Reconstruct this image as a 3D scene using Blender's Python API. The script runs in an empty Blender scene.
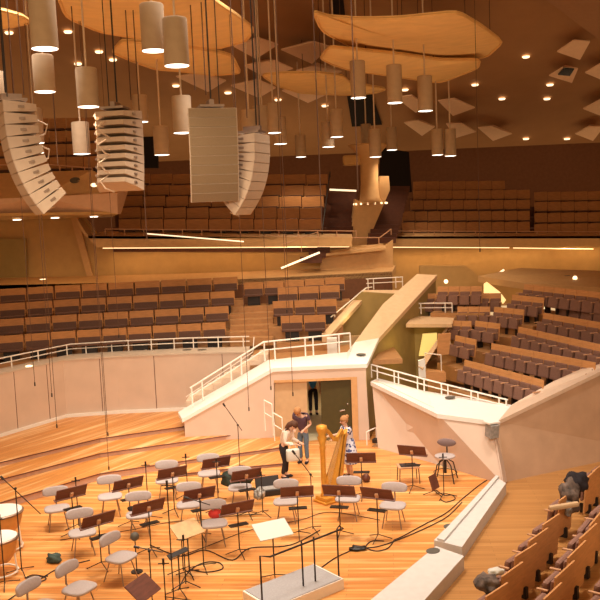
import bpy, bmesh, math, random
from mathutils import Vector, Matrix
random.seed(7)
S = bpy.context.scene
COL = S.collection
V = Vector
# ------------------------------------------------------------------ camera
F, H, ROLL, PITCH = 850.0, 7.0, 0.043, math.atan(85/850)
CF = V((0, math.cos(PITCH), -math.sin(PITCH))); CU = V((0, math.sin(PITCH), math.cos(PITCH))); CR = V((1, 0, 0))
cr, sr = math.cos(ROLL), math.sin(ROLL)
R_ = CR*cr - CU*sr; U_ = CR*sr + CU*cr
cam = bpy.data.cameras.new('camera'); cam.sensor_width = 36; cam.lens = 36*F/600; cam.clip_end = 300
co = bpy.data.objects.new('camera', cam); COL.objects.link(co)
M = Matrix.Identity(4)
for i in range(3):
    M[i][0] = R_[i]; M[i][1] = U_[i]; M[i][2] = -CF[i]
M[2][3] = H
co.matrix_world = M; S.camera = co

def ray(x, y): return CF*F + R_*(x-300) - U_*(y-300)
def P(x, y, D):                       # point seen at x, y and D metres in front of the viewer
    d = ray(x, y); return V((0, 0, H)) + d*(D/d.y)
def Z(x, y, z=0.0):                   # point seen at x, y on the level z
    d = ray(x, y); return V((0, 0, H)) + d*((z-H)/d.z)
CB, CS, CD = 10.3, .30, 48.0
def ceil_z(D): return CB + CS*(CD-D)
def C(x, y, off=0.0):                 # point on the sloping ceiling
    d = ray(x, y); t = (CB + CS*CD - off - H)/(d.z + CS*d.y); return V((0, 0, H)) + d*t

# ------------------------------------------------------------------ materials
def mat(name, col, rough=.6, metal=0, var=.0, scale=6, emit=None, strength=0, bump=0, stretch=(1, 1, 1), spec=.3):
    m = bpy.data.materials.new(name); m.use_nodes = True
    nt = m.node_tree; b = nt.nodes['Principled BSDF']
    b.inputs['Base Color'].default_value = (*col, 1); b.inputs['Roughness'].default_value = rough
    b.inputs['Metallic'].default_value = metal; b.inputs['Specular IOR Level'].default_value = spec
    if var or bump:
        tc = nt.nodes.new('ShaderNodeTexCoord'); mp = nt.nodes.new('ShaderNodeMapping'); mp.inputs['Scale'].default_value = stretch
        no = nt.nodes.new('ShaderNodeTexNoise'); no.inputs['Scale'].default_value = scale; no.inputs['Detail'].default_value = 5
        nt.links.new(tc.outputs['Object'], mp.inputs[0]); nt.links.new(mp.outputs[0], no.inputs['Vector'])
        if var:
            rp = nt.nodes.new('ShaderNodeValToRGB')
            rp.color_ramp.elements[0].position = .3; rp.color_ramp.elements[1].position = .7
            rp.color_ramp.elements[0].color = (*[c*(1-var) for c in col], 1); rp.color_ramp.elements[1].color = (*[min(1, c*(1+var)) for c in col], 1)
            nt.links.new(no.outputs['Fac'], rp.inputs[0]); nt.links.new(rp.outputs[0], b.inputs['Base Color'])
        if bump:
            bp = nt.nodes.new('ShaderNodeBump'); bp.inputs['Strength'].default_value = bump; bp.inputs['Distance'].default_value = .02
            nt.links.new(no.outputs['Fac'], bp.inputs['Height']); nt.links.new(bp.outputs[0], b.inputs['Normal'])
    if emit:
        b.inputs['Emission Color'].default_value = (*emit, 1); b.inputs['Emission Strength'].default_value = strength
    return m

def boards(name, c1, c2, c3, rot=0, width=.11, length=2.4, rough=.35, joint=(.25, .12, .04)):
    m = bpy.data.materials.new(name); m.use_nodes = True
    nt = m.node_tree; b = nt.nodes['Principled BSDF']; b.inputs['Roughness'].default_value = rough; b.inputs['Specular IOR Level'].default_value = .35
    tc = nt.nodes.new('ShaderNodeTexCoord'); mp = nt.nodes.new('ShaderNodeMapping'); mp.inputs['Rotation'].default_value = (0, 0, rot)
    br = nt.nodes.new('ShaderNodeTexBrick'); br.inputs['Scale'].default_value = 1
    br.inputs['Brick Width'].default_value = length; br.inputs['Row Height'].default_value = width; br.inputs['Mortar Size'].default_value = .004
    br.inputs['Color1'].default_value = (*c1, 1); br.inputs['Color2'].default_value = (*c2, 1); br.inputs['Mortar'].default_value = (*joint, 1)
    br.inputs['Bias'].default_value = -.1; br.offset = .37
    no = nt.nodes.new('ShaderNodeTexNoise'); no.inputs['Scale'].default_value = 1.0; no.inputs['Detail'].default_value = 4
    m2 = nt.nodes.new('ShaderNodeMapping'); m2.inputs['Scale'].default_value = (.35, 7, 1)
    mx = nt.nodes.new('ShaderNodeMix'); mx.data_type = 'RGBA'
    rp = nt.nodes.new('ShaderNodeValToRGB'); rp.color_ramp.elements[0].position = .5; rp.color_ramp.elements[1].position = .68
    rp.color_ramp.elements[0].color = (0, 0, 0, 1); rp.color_ramp.elements[1].color = (.75, .75, .75, 1)
    L = nt.links
    L.new(tc.outputs['Object'], mp.inputs[0]); L.new(mp.outputs[0], br.inputs['Vector']); L.new(mp.outputs[0], m2.inputs[0]); L.new(m2.outputs[0], no.inputs['Vector'])
    L.new(no.outputs['Fac'], rp.inputs[0]); L.new(rp.outputs[0], mx.inputs['Factor']); L.new(br.outputs['Color'], mx.inputs['A'])
    mx.inputs['B'].default_value = (*c3, 1); L.new(mx.outputs['Result'], b.inputs['Base Color'])
    return m

MT = dict(
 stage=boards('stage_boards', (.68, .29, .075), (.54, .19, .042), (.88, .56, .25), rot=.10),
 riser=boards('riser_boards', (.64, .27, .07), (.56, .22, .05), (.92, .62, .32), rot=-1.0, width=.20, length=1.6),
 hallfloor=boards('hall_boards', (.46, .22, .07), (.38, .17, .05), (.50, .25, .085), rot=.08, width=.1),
 riserface=mat('riser_face', (.60, .38, .29), .5, var=.08),
 stagewall=mat('stage_wall_plaster', (.62, .475, .39), .6, var=.05, scale=1.5),
 sidewall=mat('side_wall_panel', (.50, .32, .21), .5, var=.08, scale=2),
 cap=mat('white_capping', (.80, .78, .76), .4, var=.02), kerb=mat('kerb_paint', (.60, .57, .555), .5, var=.04),
 cap2=mat('tan_capping', (.66, .45, .27), .45, var=.05),
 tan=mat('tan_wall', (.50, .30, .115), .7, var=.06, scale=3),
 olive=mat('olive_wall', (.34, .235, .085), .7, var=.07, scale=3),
 fascia=mat('gallery_fascia', (.58, .34, .15), .6, var=.05),
 pinkfascia=mat('pink_fascia', (.60, .38, .25), .6, var=.05),
 ceiling=mat('ceiling_plaster', (.36, .185, .085), .8, var=.05, scale=1),
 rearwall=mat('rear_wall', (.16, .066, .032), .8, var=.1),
 dark=mat('dark_void', (.012, .007, .006), .9, var=.1),
 seatwood=mat('seat_wood', (.42, .185, .062), .6, var=.14, scale=4, stretch=(1, 1, 5)),
 seatwood2=mat('seat_wood_light', (.58, .28, .11), .55, var=.1, scale=4, stretch=(1, 1, 5)),
 cushion=mat('seat_upholstery', (.115, .058, .042), .9, var=.12, scale=30),
 cushion3=mat('side_upholstery', (.22, .115, .085), .9, var=.12, scale=30),
 cushion2=mat('hall_upholstery', (.26, .135, .10), .9, var=.1, scale=30),
 arm=mat('armrest_wood', (.55, .30, .17), .4, var=.1),
 step=mat('step_wood', (.40, .2, .08), .5, var=.1),
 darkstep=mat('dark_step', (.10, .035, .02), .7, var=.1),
 white=mat('white_enamel', (.85, .78, .72), .35, var=.02),
 black=mat('black_metal', (.025, .018, .016), .45, var=.1),
 steel=mat('dull_steel', (.30, .22, .18), .35, metal=.7, var=.1),
 desk=mat('desk_wood', (.125, .042, .026), .4, var=.2, scale=5, stretch=(1, 6, 1)),
 lightdesk=mat('light_desk_wood', (.55, .34, .16), .45, var=.15),
 chairpad=mat('chair_fabric', (.42, .36, .36), .85, var=.05, scale=30),
 greypad=mat('dark_chair_fabric', (.20, .14, .14), .85, var=.05, scale=30),
 paper=mat('paper', (.60, .58, .53), .6, var=.02),
 gold=mat('harp_gold', (.62, .29, .045), .35, metal=.25, var=.15, scale=8),
 string=mat('harp_string', (.80, .66, .42), .4, var=.05),
 cloud=mat('cloud_fibreglass', (.92, .63, .27), .5, var=.07, scale=1.6, stretch=(1, 2.4, 1)),
 kite=mat('ceiling_kite', (.85, .58, .41), .6, var=.03),
 lampshade=mat('lamp_shade', (.46, .34, .235), .7, metal=.0, var=.05),
 glow=mat('lamp_glow', (1, .95, .85), .5, var=.01, emit=(1, .90, .74), strength=3.5),
 downglow=mat('downlight_glow', (1, .9, .7), .5, var=.01, emit=(1, .74, .42), strength=2.2),
 strip=mat('strip_glow', (1, .85, .5), .5, var=.01, emit=(1, .66, .32), strength=1.7),
 stripw=mat('strip_white_glow', (1, .9, .7), .5, var=.01, emit=(1, .78, .5), strength=1.3),
 speaker=mat('speaker_paint', (.50, .38, .285), .5, var=.04),
 grille=mat('speaker_grille', (.27, .19, .12), .35, metal=.5, var=.06, scale=40),
 cable=mat('cable_rubber', (.03, .02, .018), .6, var=.1),
 palecable=mat('pale_cable', (.62, .48, .36), .6, var=.05),
 wire=mat('suspension_wire', (.10, .05, .03), .6, var=.1),
 podium=mat('podium_carpet', (.36, .34, .35), .9, var=.08, scale=40),
 oval=mat('dark_grille', (.10, .09, .075), .5, var=.1),
 copper=mat('drum_shell', (.62, .32, .10), .35, metal=.2, var=.1),
 drumhead=mat('drum_head', (.85, .80, .74), .5, var=.03),
 skin=mat('skin', (.62, .36, .25), .6, var=.04),
 jeans=mat('denim', (.12, .17, .24), .85, var=.15, scale=20),
 purple=mat('plum_cotton', (.09, .05, .075), .85, var=.1),
 cream=mat('cream_knit', (.74, .62, .53), .9, var=.06, scale=25, bump=.3),
 blackcloth=mat('black_cloth', (.025, .02, .024), .9, var=.2, scale=12),
 blue=mat('blue_cotton', (.06, .28, .85), .8, var=.08),
 hairdark=mat('dark_hair', (.09, .035, .02), .7, var=.2, scale=40),
 hairfair=mat('fair_hair', (.42, .20, .08), .7, var=.2, scale=40),
 red=mat('red_cloth', (.55, .04, .03), .8, var=.1),
 greenblack=mat('green_black_cloth', (.05, .07, .06), .9, var=.35, scale=9, bump=.5),
 greycloth=mat('grey_cloth', (.30, .28, .27), .9, var=.2, scale=12, bump=.4),
 olivebg=mat('door_leaf_olive', (.065, .05, .016), .5, var=.06),
 beigepanel=mat('door_leaf_beige', (.52, .35, .20), .55, var=.05),
 bundle=mat('bundle_cloth', (.35, .33, .31), .8, var=.85, scale=11),
 coatmix=mat('coat_mix', (.12, .085, .07), .85, var=.8, scale=6, bump=.4),
 screen=mat('dark_screen', (.02, .025, .035), .2, var=.1),
)
# patterned dress
dm = mat('patterned_dress', (.5, .52, .62), .85, var=.05); nt = dm.node_tree
vo = nt.nodes.new('ShaderNodeTexVoronoi'); vo.inputs['Scale'].default_value = 14
rr = nt.nodes.new('ShaderNodeValToRGB'); rr.color_ramp.interpolation = 'CONSTANT'
rr.color_ramp.elements[0].color = (.06, .08, .22, 1); rr.color_ramp.elements[1].color = (.62, .62, .72, 1); rr.color_ramp.elements[1].position = .42
tc = nt.nodes.new('ShaderNodeTexCoord'); nt.links.new(tc.outputs['Object'], vo.inputs['Vector']); nt.links.new(vo.outputs['Distance'], rr.inputs[0])
nt.links.new(rr.outputs[0], nt.nodes['Principled BSDF'].inputs['Base Color']); MT['dress'] = dm

# ------------------------------------------------------------------ mesh helpers
class MB:
    def __init__(s): s.b = bmesh.new()
    def box(s, c, d, rz=0, rx=0, ry=0, bev=0):
        g = bmesh.ops.create_cube(s.b, size=1); vs = g['verts']
        bmesh.ops.scale(s.b, vec=V(d), verts=vs)
        if bev:
            es = list({e for v in vs for e in v.link_edges})
            r = bmesh.ops.bevel(s.b, geom=es, offset=bev, segments=2, affect='EDGES', profile=.6); vs = [v for v in r['verts']]
            vs = list({v for f in r['faces'] for v in f.verts} | set(vs))
            st = list(vs); seen = set(vs)
            while st:
                v = st.pop()
                for e in v.link_edges:
                    o = e.other_vert(v)
                    if o not in seen: seen.add(o); st.append(o)
            vs = list(seen)
        m = Matrix.Translation(V(c)) @ Matrix.Rotation(rz, 4, 'Z') @ Matrix.Rotation(ry, 4, 'Y') @ Matrix.Rotation(rx, 4, 'X')
        bmesh.ops.transform(s.b, matrix=m, verts=vs); return s
    def tube(s, pts, r, n=6, cap=True):
        pts = [V(p) for p in pts]; rs = r if isinstance(r, (list, tuple)) else [r]*len(pts); rings = []
        pd = None
        for i, p in enumerate(pts):
            a = pts[max(i-1, 0)]; b = pts[min(i+1, len(pts)-1)]; d = (b-a)
            d = d.normalized() if d.length > 1e-6 else V((0, 0, 1))
            u = d.cross(V((0, 0, 1)) if abs(d.z) < .95 else V((1, 0, 0))).normalized()
            if pd is not None and (u.dot(pd) < 0): u = -u
            pd = u; w = d.cross(u)
            rings.append([s.b.verts.new(p + (u*math.cos(2*math.pi*k/n) + w*math.sin(2*math.pi*k/n))*rs[i]) for k in range(n)])
        for i in range(len(rings)-1):
            for k in range(n):
                s.b.faces.new((rings[i][k], rings[i][(k+1) % n], rings[i+1][(k+1) % n], rings[i+1][k]))
        if cap: s.b.faces.new(rings[0][::-1]); s.b.faces.new(rings[-1])
        return s
    def lathe(s, prof, c=(0, 0, 0), n=20, sx=1, sy=1):
        c = V(c); rings = []
        for r, z in prof:
            rings.append([s.b.verts.new(c + V((max(r, 1e-4)*sx*math.cos(2*math.pi*k/n), max(r, 1e-4)*sy*math.sin(2*math.pi*k/n), z))) for k in range(n)])
        for i in range(len(rings)-1):
            for k in range(n): s.b.faces.new((rings[i][k], rings[i][(k+1) % n], rings[i+1][(k+1) % n], rings[i+1][k]))
        s.b.faces.new(rings[0][::-1]); s.b.faces.new(rings[-1]); return s
    def prism(s, pts, vec):
        a = [s.b.verts.new(V(p)) for p in pts]; b = [s.b.verts.new(V(p)+V(vec)) for p in pts]; n = len(pts)
        s.b.faces.new(a); s.b.faces.new(b[::-1])
        for i in range(n): s.b.faces.new((a[i], b[i], b[(i+1) % n], a[(i+1) % n]))
        return s
    def sphere(s, c, r, m=None, seg=14, sc=(1, 1, 1)):
        g = bmesh.ops.create_uvsphere(s.b, u_segments=seg, v_segments=seg//2+2, radius=r)
        bmesh.ops.scale(s.b, vec=V(sc), verts=g['verts'])
        if m is not None: bmesh.ops.transform(s.b, matrix=m, verts=g['verts'])
        bmesh.ops.translate(s.b, vec=V(c), verts=g['verts']); return s
    def build(s, name, m, parent=None, smooth=False, origin=None):
        bmesh.ops.recalc_face_normals(s.b, faces=s.b.faces)
        if origin is not None: bmesh.ops.translate(s.b, vec=-V(origin), verts=s.b.verts)
        me = bpy.data.meshes.new(name); s.b.to_mesh(me); s.b.free(); me.materials.append(MT[m] if isinstance(m, str) else m)
        if smooth:
            for p in me.polygons: p.use_smooth = True
        o = bpy.data.objects.new(name, me); COL.objects.link(o)
        if origin is not None: o.location = origin
        if parent: o.parent = parent
        return o
def smooth_angle(o, a=.7):
    for p in o.data.polygons: p.use_smooth = True
    o.data.set_sharp_from_angle(angle=a); return o
def tag(o, label, cat, group=None, kind=None):
    o['label'] = label; o['category'] = cat
    if group: o['group'] = group
    if kind: o['kind'] = kind
    return o
def empty(name, loc, rz, label, cat, group=None):
    o = bpy.data.objects.new(name, None); o.empty_display_size = .1; COL.objects.link(o); o.location = loc; o.rotation_euler = (0, 0, rz)
    return tag(o, label, cat, group)
def struct(o, label=None, cat=None):
    o['kind'] = 'structure'
    if label: o['label'] = label; o['category'] = cat or 'wall'
    return o
def dup(root, loc=None, rz=None, label=None, group=None):
    def cp(o, par):
        c = o.copy(); COL.objects.link(c); c.parent = par
        for ch in o.children: cp(ch, c)
        return c
    r = cp(root, None)
    if loc is not None: r.location = loc
    if rz is not None: r.rotation_euler = (0, 0, rz)
    if label: r['label'] = label
    if group: r['group'] = group
    return r
ORD = ['first', 'second', 'third', 'fourth', 'fifth', 'sixth', 'seventh', 'eighth', 'ninth', 'tenth', 'eleventh', 'twelfth', 'thirteenth', 'fourteenth', 'fifteenth', 'sixteenth', 'seventeenth', 'eighteenth', 'nineteenth', 'twentieth', 'twenty-first', 'twenty-second']

# ------------------------------------------------------------------ stage and floors
fl = MB().prism([(-16, 2, 0), (3.0, 2, 0), Z(383, 600), Z(497, 481), Z(440, 466), Z(396, 447), Z(372, 447), (3, 28.6, 0), (-16, 28.6, 0)], (0, 0, -.4)).build('stage_floor', 'stage'); struct(fl, 'orange board stage floor in front of the choir seats', 'floor')
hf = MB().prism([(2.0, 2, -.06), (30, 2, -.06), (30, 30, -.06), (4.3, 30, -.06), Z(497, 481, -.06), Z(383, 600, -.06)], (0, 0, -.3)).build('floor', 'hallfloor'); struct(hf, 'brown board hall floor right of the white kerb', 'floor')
def riser(name, px, z, back=30.5, lab=''):
    pts = [Z(x, y, z) for x, y in px]
    top = [*pts, V((pts[-1].x, back, z)), V((pts[0].x, back, z))]
    o = MB().prism([p - V((0, 0, .0)) for p in top], (0, 0, -.035)).build(name, 'riser')
    struct(o, lab, 'riser')
    m = MB()
    for a, b in zip(pts, pts[1:]):
        d = (b-a).normalized(); n = V((-d.y, d.x, 0))
        q = [a, b, b-V((0, 0, z)), a-V((0, 0, z))]
        q = [p + n*.03 - V((0, 0, .036)) if k < 2 else p + n*.03 for k, p in enumerate(q)]
        m.prism(q, n*.05)
    f = m.build(name.replace('riser', 'riser_face'), 'riserface'); f.parent = o
    e_ = MB().tube([p - V((0, .012, .02)) for p in pts], .016, 5).build('riser_edge_line', 'desk', o)  # thin dark line drawn along the top edge of the riser
riser('stage_riser', [(176, 474), (230, 468), (283, 463)], .09, 27.0, 'lowest stage riser left of the door')
riser('stage_riser', [(-60, 520), (0, 502), (100, 473), (165, 463), (260, 450), (281, 447)], .20, 27.5, 'second stage riser with pale diagonal boards')
riser('stage_riser', [(-60, 495), (0, 479), (50, 466), (100, 453), (200, 439), (272, 429)], .34, 28, 'third stage riser below the stair wall')
riser('stage_riser', [(-60, 477), (0, 462), (50, 450), (100, 438), (184, 426)], .48, 32, 'topmost stage riser along the pale curved wall')

# kerb at right of stage
kb = MB()
def bar(m, a, b, zt, zb, left=(0, 0), w=.5):
    a = V(a); b = V(b)
kz = .22
inn = [Z(368, 600, kz), Z(434, 541, kz), Z(492, 481, kz)]; out = [Z(423, 600, kz), Z(466, 556, kz), Z(506, 484, kz)]
inn = [Z(352, 614, kz), Z(430, 546, kz)]; 
kb.prism([Z(345, 621, kz), Z(436, 546, kz), Z(464, 556, kz), Z(402, 625, kz)], (0, 0, -.32))
struct(kb.build('kerb', 'kerb'), 'broad near length of white kerb at the bottom edge of the photo', 'kerb')
k2 = MB().prism([Z(434, 540, kz), Z(496, 477, kz), Z(506, 483, kz), Z(462, 547, kz)], (0, 0, -.3)); k2.prism([Z(437, 538, kz+.05), Z(496, 475, kz+.05), Z(499, 476, kz+.05), Z(444, 540, kz+.05)], (0, 0, -.1))
struct(k2.build('kerb', 'kerb'), 'far length of white kerb running to the right stage corner', 'kerb')
for x, y, l in ((450, 526.5, 'oval floor vent in the far kerb'), (437.5, 544, 'oval floor vent where the two kerb lengths meet')):
    if y > 540: x, y = 433, 551
    c = Z(x, y, kz+.0)
    o = MB().lathe([(.13, 0), (.13, .012), (.09, .016)], (0, 0, 0), 16, 1.2, 1).build('floor_vent', 'oval', origin=None); o.location = c; o.rotation_euler = (0, 0, .8); tag(o, l, 'vent', 'vents in the kerb')

# back wall of the stage (curved, pale)
wb = [(-40, 449), (0, 437), (30, 428), (67, 417), (120, 413), (187, 410), (251, 409)]
WB = [Z(x, y, .48) for x, y in wb]
wz = 2.42
off = []
for i, p in enumerate(WB):
    off.append(p + V((0, 1.45 if i < 3 else 1.1, 0)))
m = MB()
for i in range(len(WB)-1):
    a, b, c, d = WB[i], WB[i+1], off[i+1], off[i]
    A = [V((q.x, q.y, 0)) for q in (a, b, c, d)]
    m.prism(A, (0, 0, wz))
struct(m.build('wall_left', 'stagewall'), 'pale curved wall behind the stage at left')
m = MB()
for i in range(len(WB)-1):
    A = [V((q.x, q.y - (.03 if k < 2 else 0), wz)) for k, q in enumerate((WB[i], WB[i+1], off[i+1], off[i]))]
    m.prism(A, (0, 0, .05))
struct(m.build('trim_1', mat('ledge', (.56, .46, .38), .5, var=.06)), 'greyish ledge on the pale curved wall', 'ledge')
m = MB()
for i in range(len(WB)-2):
    A = [V((q.x, q.y - (.10 if k < 2 else 0), .48)) for k, q in enumerate((WB[i], WB[i+1], WB[i+1], WB[i]))]
    m.prism(A, (0, 0, .10))
struct(m.build('baseboard_left', 'cap'), 'white skirting at the foot of the pale curved wall', 'skirting')
wl = bpy.data.objects['wall_left']
for x in (18, 50, 103, 157, 225):
    for k in range(len(wb)-1):
        if wb[k][0] <= x <= wb[k+1][0]: break
    t = (x-wb[k][0])/(wb[k+1][0]-wb[k][0]); D_ = WB[k].lerp(WB[k+1], t).y; x_ = WB[k].x+(WB[k+1].x-WB[k].x)*t; D_ = WB[k].y+(WB[k+1].y-WB[k].y)*t
    MB().box((x_, D_-.004, 1.49), (.018, .012, 1.85)).build('panel_joint', 'desk', wl)
# panel joints as thin seams
for i, (x, y0, y1) in enumerate(((18, 376, 430), (50, 372, 421), (103, 362, 414), (157, 357, 411))):
    pass
for x, l in ((187, 'left'), (202, 'right')):
    c = P(x, 349.5, 28.6); c = Z(x, 350, wz+.05)
    o = MB().lathe([(.13, 0), (.13, .012), (.08, .02)], (0, 0, 0), 16, 1.25, 1).build('ledge_vent', 'oval'); o.location = c; tag(o, 'dark oval vent in the left wall ledge, %s one of the pair' % l, 'vent', 'vents in the left wall ledge')

# ------------------------------------------------------------------ door block
DW = 25.7
def px_wall(name, pts, D, thick, m, label=None, struct_=True, parent=None):
    o = MB().prism([P(x, y, D) if len(q) == 0 else P(x, y, q[0]) for x, y, *q in pts], (0, thick, 0)).build(name, m, parent)
    if struct_: struct(o, label, 'wall')
    return o
def floorz(x, D): 
    # y pixel on z=0 at depth D
    lo, hi = 300, 900
    for _ in range(40):
        mid = (lo+hi)/2
        if P(x, mid, D).z > 0: lo = mid
        else: hi = mid
    return lo
fz = floorz(300, DW)
m = MB()
m.prism([P(184, 419, DW), P(273, 369, DW), P(274, 383, DW), P(274, fz+4, DW), P(186, fz+4, DW)], (0, .35, 0))
m.prism([P(273, 369, DW), P(366, 364, DW), P(366, 379, DW), P(274, 383, DW)], (0, .35, 0))
m.prism([P(356, 379.4, DW), P(366, 379, DW), P(370, fz-2, DW), P(357, fz, DW)], (0, .35, 0))
struct(m.build('wall_door', 'stagewall'), 'pink wall below the white stair parapet with the stage door', 'wall')
# return side of the door block going back
m = MB(); g0, g1, g2 = P(366, 364.5, DW), P(378, 339, 28.2), P(435.5, 276.5, 33)
for a, b in ((g0, g1), (g1, g2)): m.prism([a, V((a.x, a.y, 0)), V((b.x, b.y, 0)), b], (-.25, .02, 0))
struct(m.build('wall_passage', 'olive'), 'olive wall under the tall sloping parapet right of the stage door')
# caps
m = MB().prism([P(182, 419, DW-.05), P(273, 368, DW-.05), P(268, 360, DW+1.1), P(178, 412, DW+1.1)], (0, 0, -.12)); m.prism([P(273, 368, DW-.05), P(346, 364.5, DW-.05), P(347, 352, DW+1.6), P(268, 360, DW+1.1)], (0, 0, -.12))
struct(m.build('trim_2', 'cap'), 'white parapet cap rising beside the stair above the stage door', 'parapet')
m = MB().prism([P(346, 364.5, DW-.05), P(367, 364, DW-.05), P(379, 338, 28.2), P(355, 342, 28.0)], (0, 0, -.12))
m.prism([P(355, 342, 28.0), P(347, 352.3, DW+1.6), P(346, 364.5, DW-.05)], (0, 0, -.12))
struct(m.build('trim_3', 'cap'), 'white foot of the tall sloping parapet at the stage door corner', 'parapet')
m = MB().prism([P(355, 342, 28.0), P(379, 338, 28.2), P(437, 275, 33), P(417, 274, 33.2), P(383, 304, 30.5)], (0, 0, -.15))
struct(m.build('trim_4', 'cap2'), 'tan upper length of the tall sloping parapet', 'parapet')
for x, y, l in ((349.5, 359.5, 'left'), (361, 354.5, 'right')):
    o = MB().lathe([(.12, 0), (.12, .02), (.08, .03)], (0, 0, 0), 16, 1.3, 1).build('ledge_vent', 'oval'); o.location = P(x, y, DW+.75)+V((0, 0, .0)); tag(o, 'oval vent in the white parapet above the stage door, %s one' % l, 'vent', 'vents in the door parapet')
# stairs behind the sloping cap
n = 9
for i in range(1):
    m = MB(); a = P(186, 405, DW+1.2); b = P(268, 352, DW+1.4)
    for k in range(n):
        t = k/n; p = a.lerp(b, t); q = a.lerp(b, (k+1)/n)
        m.box(((p.x+q.x)/2, DW+1.75, (q.z)/2-.1), (q.x-p.x, 1.1, q.z+.1))
    struct(m.build('stair', mat('stair_stone', (.62, .47, .36), .6, var=.05)), 'pale steps climbing behind the white stair parapet', 'stair')
# landing behind door block
m = MB().box((.75, 28.6, 2.2), (4.9, 3.4, .15)); struct(m.build('landing', 'step'), 'wooden landing in front of the middle seats', 'floor')
# passage behind the door
m = MB().prism([P(270, fz, DW+.02), P(362, fz, DW+.02), V((2.2, 31, .55)), V((-1.3, 31, .55))], (0, 0, -.05)); struct(m.build('passage_floor', mat('passage_lino', (.50, .42, .26), .5, var=.04)), 'pale ramp seen through the stage door', 'floor')
m = MB().box((.3, 31, 1.2), (5, .1, 2.6)); struct(m.build('passage_wall', 'beigepanel'), 'beige wall at the end of the passage')
# door
d = MB().prism([P(274.5, 383, DW+.1), P(307, 381.5, DW+.1), P(308, fz, DW+.1), P(275, fz, DW+.1)], (0, .05, 0)).build('door_1', 'beigepanel'); struct(d, 'beige fixed leaf left of the stage doorway', 'door')
e = P(351, 379, DW-.02); f_ = P(351, fz, DW-.02)
d = MB().prism([P(320.5, 381, DW+.14), P(351, 379.5, DW+.08), P(353, fz, DW+.08), P(322, fz, DW+.14)], (0, .05, 0)).build('door_2', 'olivebg'); struct(d, 'dark olive stage door leaf with steel handle', 'door')
h = MB().tube([P(340, 411, DW+.02), P(345, 410, DW+.02)], .03, 8).tube([P(347, 404, DW+.03), P(348, 404, DW+.03)], .03, 8).build('door_handle', 'steel', d)
m = MB().prism([P(351, 379, DW-.04), P(357, 379, DW-.04), P(359, fz, DW-.04), P(353, fz, DW-.04)], (0, .3, 0)); m.prism([P(274, 380.5, DW-.03), P(357, 377, DW-.03), P(357, 379.4, DW-.03), P(274, 383, DW-.03)], (0, .3, 0)); struct(m.build('trim_5', mat('door_frame_wood', (.58, .33, .15), .5, var=.08)), 'wooden frame of the stage door', 'frame')

# ------------------------------------------------------------------ railings
def railing(label, tops, hgt, posts, r=.028, mid=True, m='white', group=None, double=False):
    """tops: points along the hand rail; posts: list of fractions (segment, t)"""
    tops = [V(t) for t in tops]; base = tops[0] - V((0, 0, hgt))
    root = empty('railing', base, 0, label, 'railing', group)
    L = [t-base for t in tops]
    MB().tube(L, r, 6).build('hand_rail', m, root)
    if mid: MB().tube([p - V((0, 0, hgt*.42)) for p in L], r*.8, 6).build('middle_rail', m, root)
    for s, t in posts:
        p = L[s].lerp(L[s+1], t); MB().tube([p, p-V((0, 0, hgt))], r*.95, 6).build('post', m, root)
    return root
rt = [p + V((0, 1.0, 0)) for p in WB]
railing('long low cream railing on the ledge of the pale curved wall', [V((q.x, q.y, wz+.42)) for q in rt[0:7]], .40, [(0, .5), (1, .2), (2, .1), (2, .9), (3, .3), (3, .8), (4, .1), (4, .45), (4, .8), (5, .1), (5, .5), (5, .9)], m='white', r=.022)
rl = [P(190, 388, DW+.45), P(263, 342, DW+.75), P(350, 333, DW+1.3), P(372, 330, DW+2.0)]
railing('white two bar railing climbing the stair and crossing above the stage door', [P(190, 388, DW+.5), P(263.5, 342, DW+.8), P(312, 337, DW+1.1), P(350, 333, DW+1.3)], .62, [(0, .02), (0, .16), (0, .55), (0, .69), (1, .01), (1, .22), (1, .85), (2, .02), (2, .7), (2, 1)])
railing('far white railing on the inner side of the stair', [P(186, 397, DW+2.3), P(253, 352, DW+2.4), P(254, 337, DW+2.6)], .5, [(0, .1), (0, .5), (0, .9)], mid=False, r=.02)
railing('white railing on the parapet of the right hand seating block', [P(371, 364.5, 26.6), P(424, 379, 25.0), P(508, 400, 23.0)], .42, [(0, 0), (0, .12), (0, .45), (0, .53), (0, .88), (0, 1), (1, .22), (1, .3), (1, .58), (1, .66), (1, .9), (1, .98)], r=.024)
railing('small cream handrail on the risers left of the stage door', [P(264, 400, DW-.5), P(272, 404.5, DW-.75)], .95, [(0, 0), (0, 1)], r=.02)
railing('small cream handrail right beside the stage door frame', [P(273.5, 413, DW-.9), P(282, 418, DW-1.3)], .85, [(0, 0), (0, 1)], r=.02)
railing('small white handrail beside the gap right of the stage door', [P(366.5, 432, DW-.6), P(376, 427.5, DW-.3)], .55, [(0, 0), (0, 1)], r=.02, mid=False)
railing('cream railing around the small landing behind the tall sloping parapet', [P(366, 279, 33), P(403, 277, 33)], .42, [(0, .05), (0, .2), (0, .8), (0, .98)], r=.022)
railing('cream sloping handrail beside the middle seats', [P(331, 317, 30.5), P(366, 288, 32.6), P(372, 287, 33)], .12, [(0, .1), (0, .9)], r=.022, mid=False)
railing('small balcony railing above the lit doorway', [P(414, 303.5, 31.5), P(452, 303, 31)], .40, [(0, 0), (0, .18), (0, .82), (0, 1)], r=.022)
railing('low frame handrail at the foot of the right block side stair', [P(425, 353, 28.3), P(441, 355, 27.8)], .62, [(0, 0), (0, 1)], r=.02, mid=False)

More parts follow.
